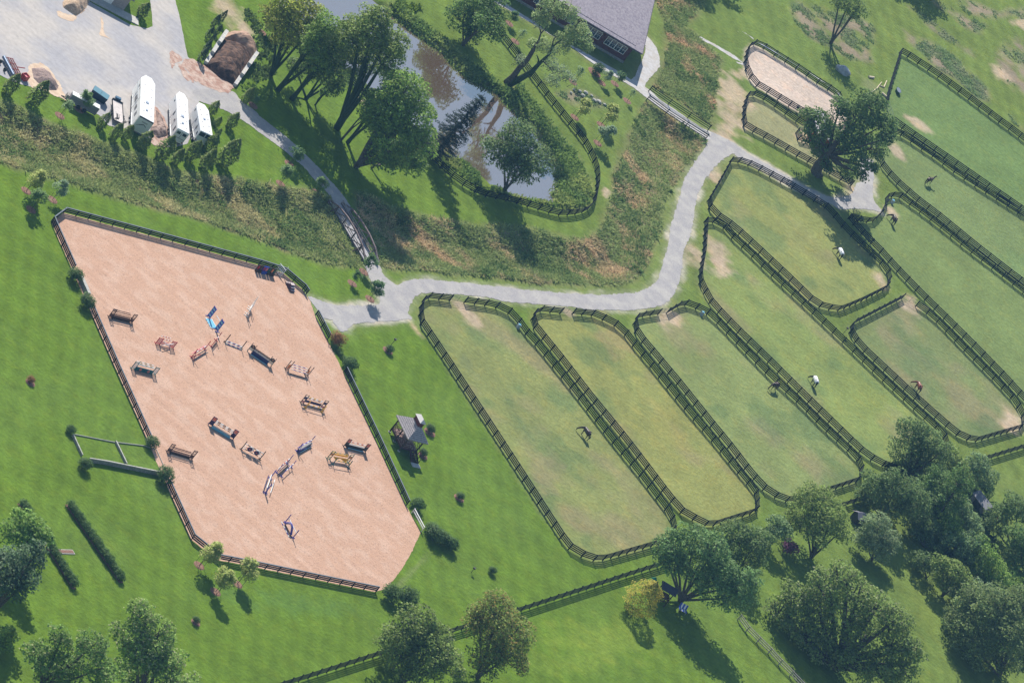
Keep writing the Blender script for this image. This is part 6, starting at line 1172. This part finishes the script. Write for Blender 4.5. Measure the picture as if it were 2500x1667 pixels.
for i in range(5): b.bar((-.6 + .3 * i, .5, .5), (-.6 + .3 * i, .8, 1.2), .28, .05, WHITE if i % 2 else BLUE)
b.build('backrest', t)
for x in (-.65, .65):
    for y in (-.4, .4): MB().box((x, y, .24), (.06, .06, .48), STEEL).build('leg', t)
# split-rail fence at the bottom right
def split():
    P = F('l', (0, 1205), (60, 1290), (150, 1370), (240, 1470), (330, 1560), (420, 1660)); P = [(x, y) for x, y in P]; o = G(*P[0]); t = empty('split_rail_fence', o, 0, 'weathered grey split-rail fence under the elm and the huge chestnut', 'fence'); Q = resample([tuple(q[:2]) for q in W(P)], 2.6, False) - np.array((o.x, o.y))
    for z in (.45, .85, 1.2):
        b = MB()
        for u, v in zip(Q, Q[1:]): b.bar((u[0], u[1], z), (v[0], v[1], z + .02), .1, .12, GREYW)
        b.build('rail', t)
    pm = MB().box((0, 0, .65), (.16, .16, 1.35), GREYW).mesh('post')
    for q in Q: k = link('post', pm, t); k.location = (q[0], q[1], 0)
split()
# ------------------------------------------------------------------ horses
def coat(name, body, leg=(.012, .01, .01), light=None):
    M = bpy.data.materials.new(name); M.use_nodes = True; n = M.node_tree; N = n.nodes; L = n.links; P = N['Principled BSDF']; P.inputs['Roughness'].default_value = .45
    tc = N.new('ShaderNodeTexCoord'); sx = N.new('ShaderNodeSeparateXYZ'); L.new(tc.outputs['Object'], sx.inputs[0]); mr = N.new('ShaderNodeMapRange'); mr.inputs[1].default_value = .35; mr.inputs[2].default_value = .65; L.new(sx.outputs[2], mr.inputs[0]); mx = N.new('ShaderNodeMix'); mx.data_type = 'RGBA'; L.new(mr.outputs[0], mx.inputs[0]); mx.inputs[6].default_value = (*leg, 1); mx.inputs[7].default_value = (*body, 1); L.new(mx.outputs[2], P.inputs['Base Color']); return M
HC = {'dark': coat('dark_bay_coat', (.035, .018, .015)), 'bay': coat('bay_coat', (.20, .055, .03)), 'black': coat('black_coat', (.014, .012, .016)), 'brown': coat('brown_coat', (.06, .028, .02))}
HAIR = mat('horse_hair', (.01, .008, .008), .6); BLK = mat('white_blanket', (.78, .78, .82), .8, var=.08, vscale=2)
def horse(lab, q, vx, vy, c, graze=True, blanket=False, turn=0.0, stride=.12):
    o = G(*q); t = empty('horse', o, gdir(q[0], q[1], vx, vy), lab, 'horse', 'horses in the paddocks'); t.scale = (1.12, 1.12, 1.08)
    V = []; E = []; Rr = []
    def chain(pts, start=None):
        last = start
        for p, r in pts:
            V.append(p); r = r if isinstance(r, tuple) else (r, r); Rr.append((r[0] * 1.1, r[1] * 1.1)); i = len(V) - 1
            if last is not None: E.append((last, i))
            last = i
        return last
    S0 = chain([((-.15, 0, 1.18), (.30, .33))]); hip = chain([((-.60, 0, 1.22), (.29, .31))], S0); chain([((-.84, 0, 1.20), (.17, .19))], hip); chest = chain([((.32, 0, 1.17), (.29, .33))], S0); sh = chain([((.62, 0, 1.22), (.22, .28))], chest)
    if graze: nk = [((.86, turn * .15, 1.12), (.13, .19)), ((1.08, turn * .35, .84), (.10, .14)), ((1.26, turn * .55, .56), (.085, .12)), ((1.30, turn * .65, .36), (.075, .10)), ((1.30, turn * .68, .14), (.055, .065))]
    else: nk = [((.86, 0, 1.48), (.13, .19)), ((1.05, 0, 1.72), (.10, .13)), ((1.20, 0, 1.86), (.09, .12)), ((1.42, 0, 1.76), (.075, .09)), ((1.60, 0, 1.64), (.055, .06))]
    chain(nk, sh)
    for s, off in ((1, stride), (-1, -stride)):
        chain([((-.66, s * .17, 1.0), (.16, .19)), ((-.62 + off * .5, s * .18, .78), .10), ((-.82 + off, s * .17, .52), .065), ((-.74 + off, s * .17, .27), .045), ((-.76 + off, s * .17, .10), .055), ((-.70 + off, s * .17, .02), .065)], hip)
        chain([((.50, s * .16, .92), .12), ((.50 - off * .6, s * .16, .66), .075), ((.50 - off, s * .16, .44), .06), ((.49 - off, s * .16, .22), .042), ((.50 - off, s * .16, .10), .052), ((.54 - off, s * .16, .02), .06)], chest)
    me = bpy.data.meshes.new('horse_body'); me.from_pydata(V, E, []); me.update(); b = link('body', me, t); md = b.modifiers.new('skin', 'SKIN'); 
    for v, r in zip(me.skin_vertices[0].data, Rr): v.radius = r
    me.skin_vertices[0].data[0].use_root = True; md.use_smooth_shade = True; b.modifiers.new('sub', 'SUBSURF').levels = 1; b.modifiers['sub'].render_levels = 1; me.materials.append(HC[c])
    k = MB(); k.tube([(-.95, 0, 1.25), (-1.08, 0, 1.05), (-1.10, .02, .75), (-1.05, .02, .45)], [.05, .09, .08, .03], HAIR, 7); k.build('tail', t, True)
    k = MB(); ps = [Vector(sh_) for sh_ in [(.62, 0, 1.50)] + [(p[0][0] - .06, p[0][1], p[0][2] + p[1][1] * (.9)) for p in nk[:3]]]; k.tube(ps, [.05, .07, .06, .04], HAIR, 6); k.build('mane', t, True)
    hx, hy, hz = nk[2][0]; e = MB()
    for s in (-1, 1): e.tube([(hx - .02, hy + s * .07, hz + .08), (hx - .06, hy + s * .09, hz + .22)], [.035, .008], HC[c], 5)
    e.build('ears', t)
    if blanket:
        n = 12; vs = []; fs = []; xs_ = [-.98, -.75, -.4, 0, .4, .62, .74]; rr = [.26, .37, .385, .38, .385, .34, .26]
        for x, r in zip(xs_, rr):
            for j in range(n + 1): a = rad(-28) + rad(236) * j / n; vs.append((x, math.cos(a) * r, 1.17 + math.sin(a) * r * 1.12 + .02))
        for i in range(len(xs_) - 1):
            for j in range(n): fs.append((i * (n + 1) + j, i * (n + 1) + j + 1, (i + 1) * (n + 1) + j + 1, (i + 1) * (n + 1) + j))
        k = MB(); k.add(vs, fs, BLK); ob = k.build('blanket', t, True); sm = ob.modifiers.new('solid', 'SOLIDIFY'); sm.thickness = .03
horse('dark horse grazing alone in the paddock nearest the arena', (1423.5, 1065), -8, -11, 'dark', turn=1)
horse('dark brown horse grazing close to the fence of the third long paddock', (1884, 950.5), -13, -1, 'brown', turn=.3)
horse('white-blanketed dark horse grazing in full sun', (1981.5, 939), -4, -12, 'black', True, True, turn=.8)
horse('white-blanketed dark horse grazing in the oak tree shadow', (2043.5, 626), -5, -12, 'black', True, True, turn=1)
horse('bay horse with reddish back grazing in the small paddock', (2235, 952), -5, -11, 'bay', turn=1)
horse('dark horse grazing by the bare patch near the turning circle', (2175, 544), -4, -10, 'dark', turn=1)
horse('dark horse walking with head raised in the upper right paddock', (2262.5, 449), 12, -1, 'brown', False, stride=.22)
horse('dark horse standing at the far end of the sandy pen', (2048, 264), -9, 3, 'black', True, stride=.1)
#@@HAZE
def haze():
    a = Vector((-140, -900, -4)); b = Vector((150, 330, 445)); me = bpy.data.meshes.new('haze')
    MBx = [(x, y, z) for z in (a.z, b.z) for x, y in ((a.x, a.y), (b.x, a.y), (b.x, b.y), (a.x, b.y))]
    me.from_pydata(MBx, [], [(3, 2, 1, 0), (4, 5, 6, 7), (0, 1, 5, 4), (1, 2, 6, 5), (2, 3, 7, 6), (3, 0, 4, 7)])
    M = bpy.data.materials.new('haze'); M.use_nodes = True; N = M.node_tree.nodes; N.clear(); out = N.new('ShaderNodeOutputMaterial'); v = N.new('ShaderNodeVolumePrincipled')
    v.inputs['Density'].default_value = HAZE; v.inputs['Color'].default_value = (.26, .56, 1.0, 1); v.inputs['Anisotropy'].default_value = .2
    M.node_tree.links.new(v.outputs[0], out.inputs['Volume']); me.materials.append(M); tag(link('haze', me), 'thin blue summer haze filling the air', kind='stuff')
haze()
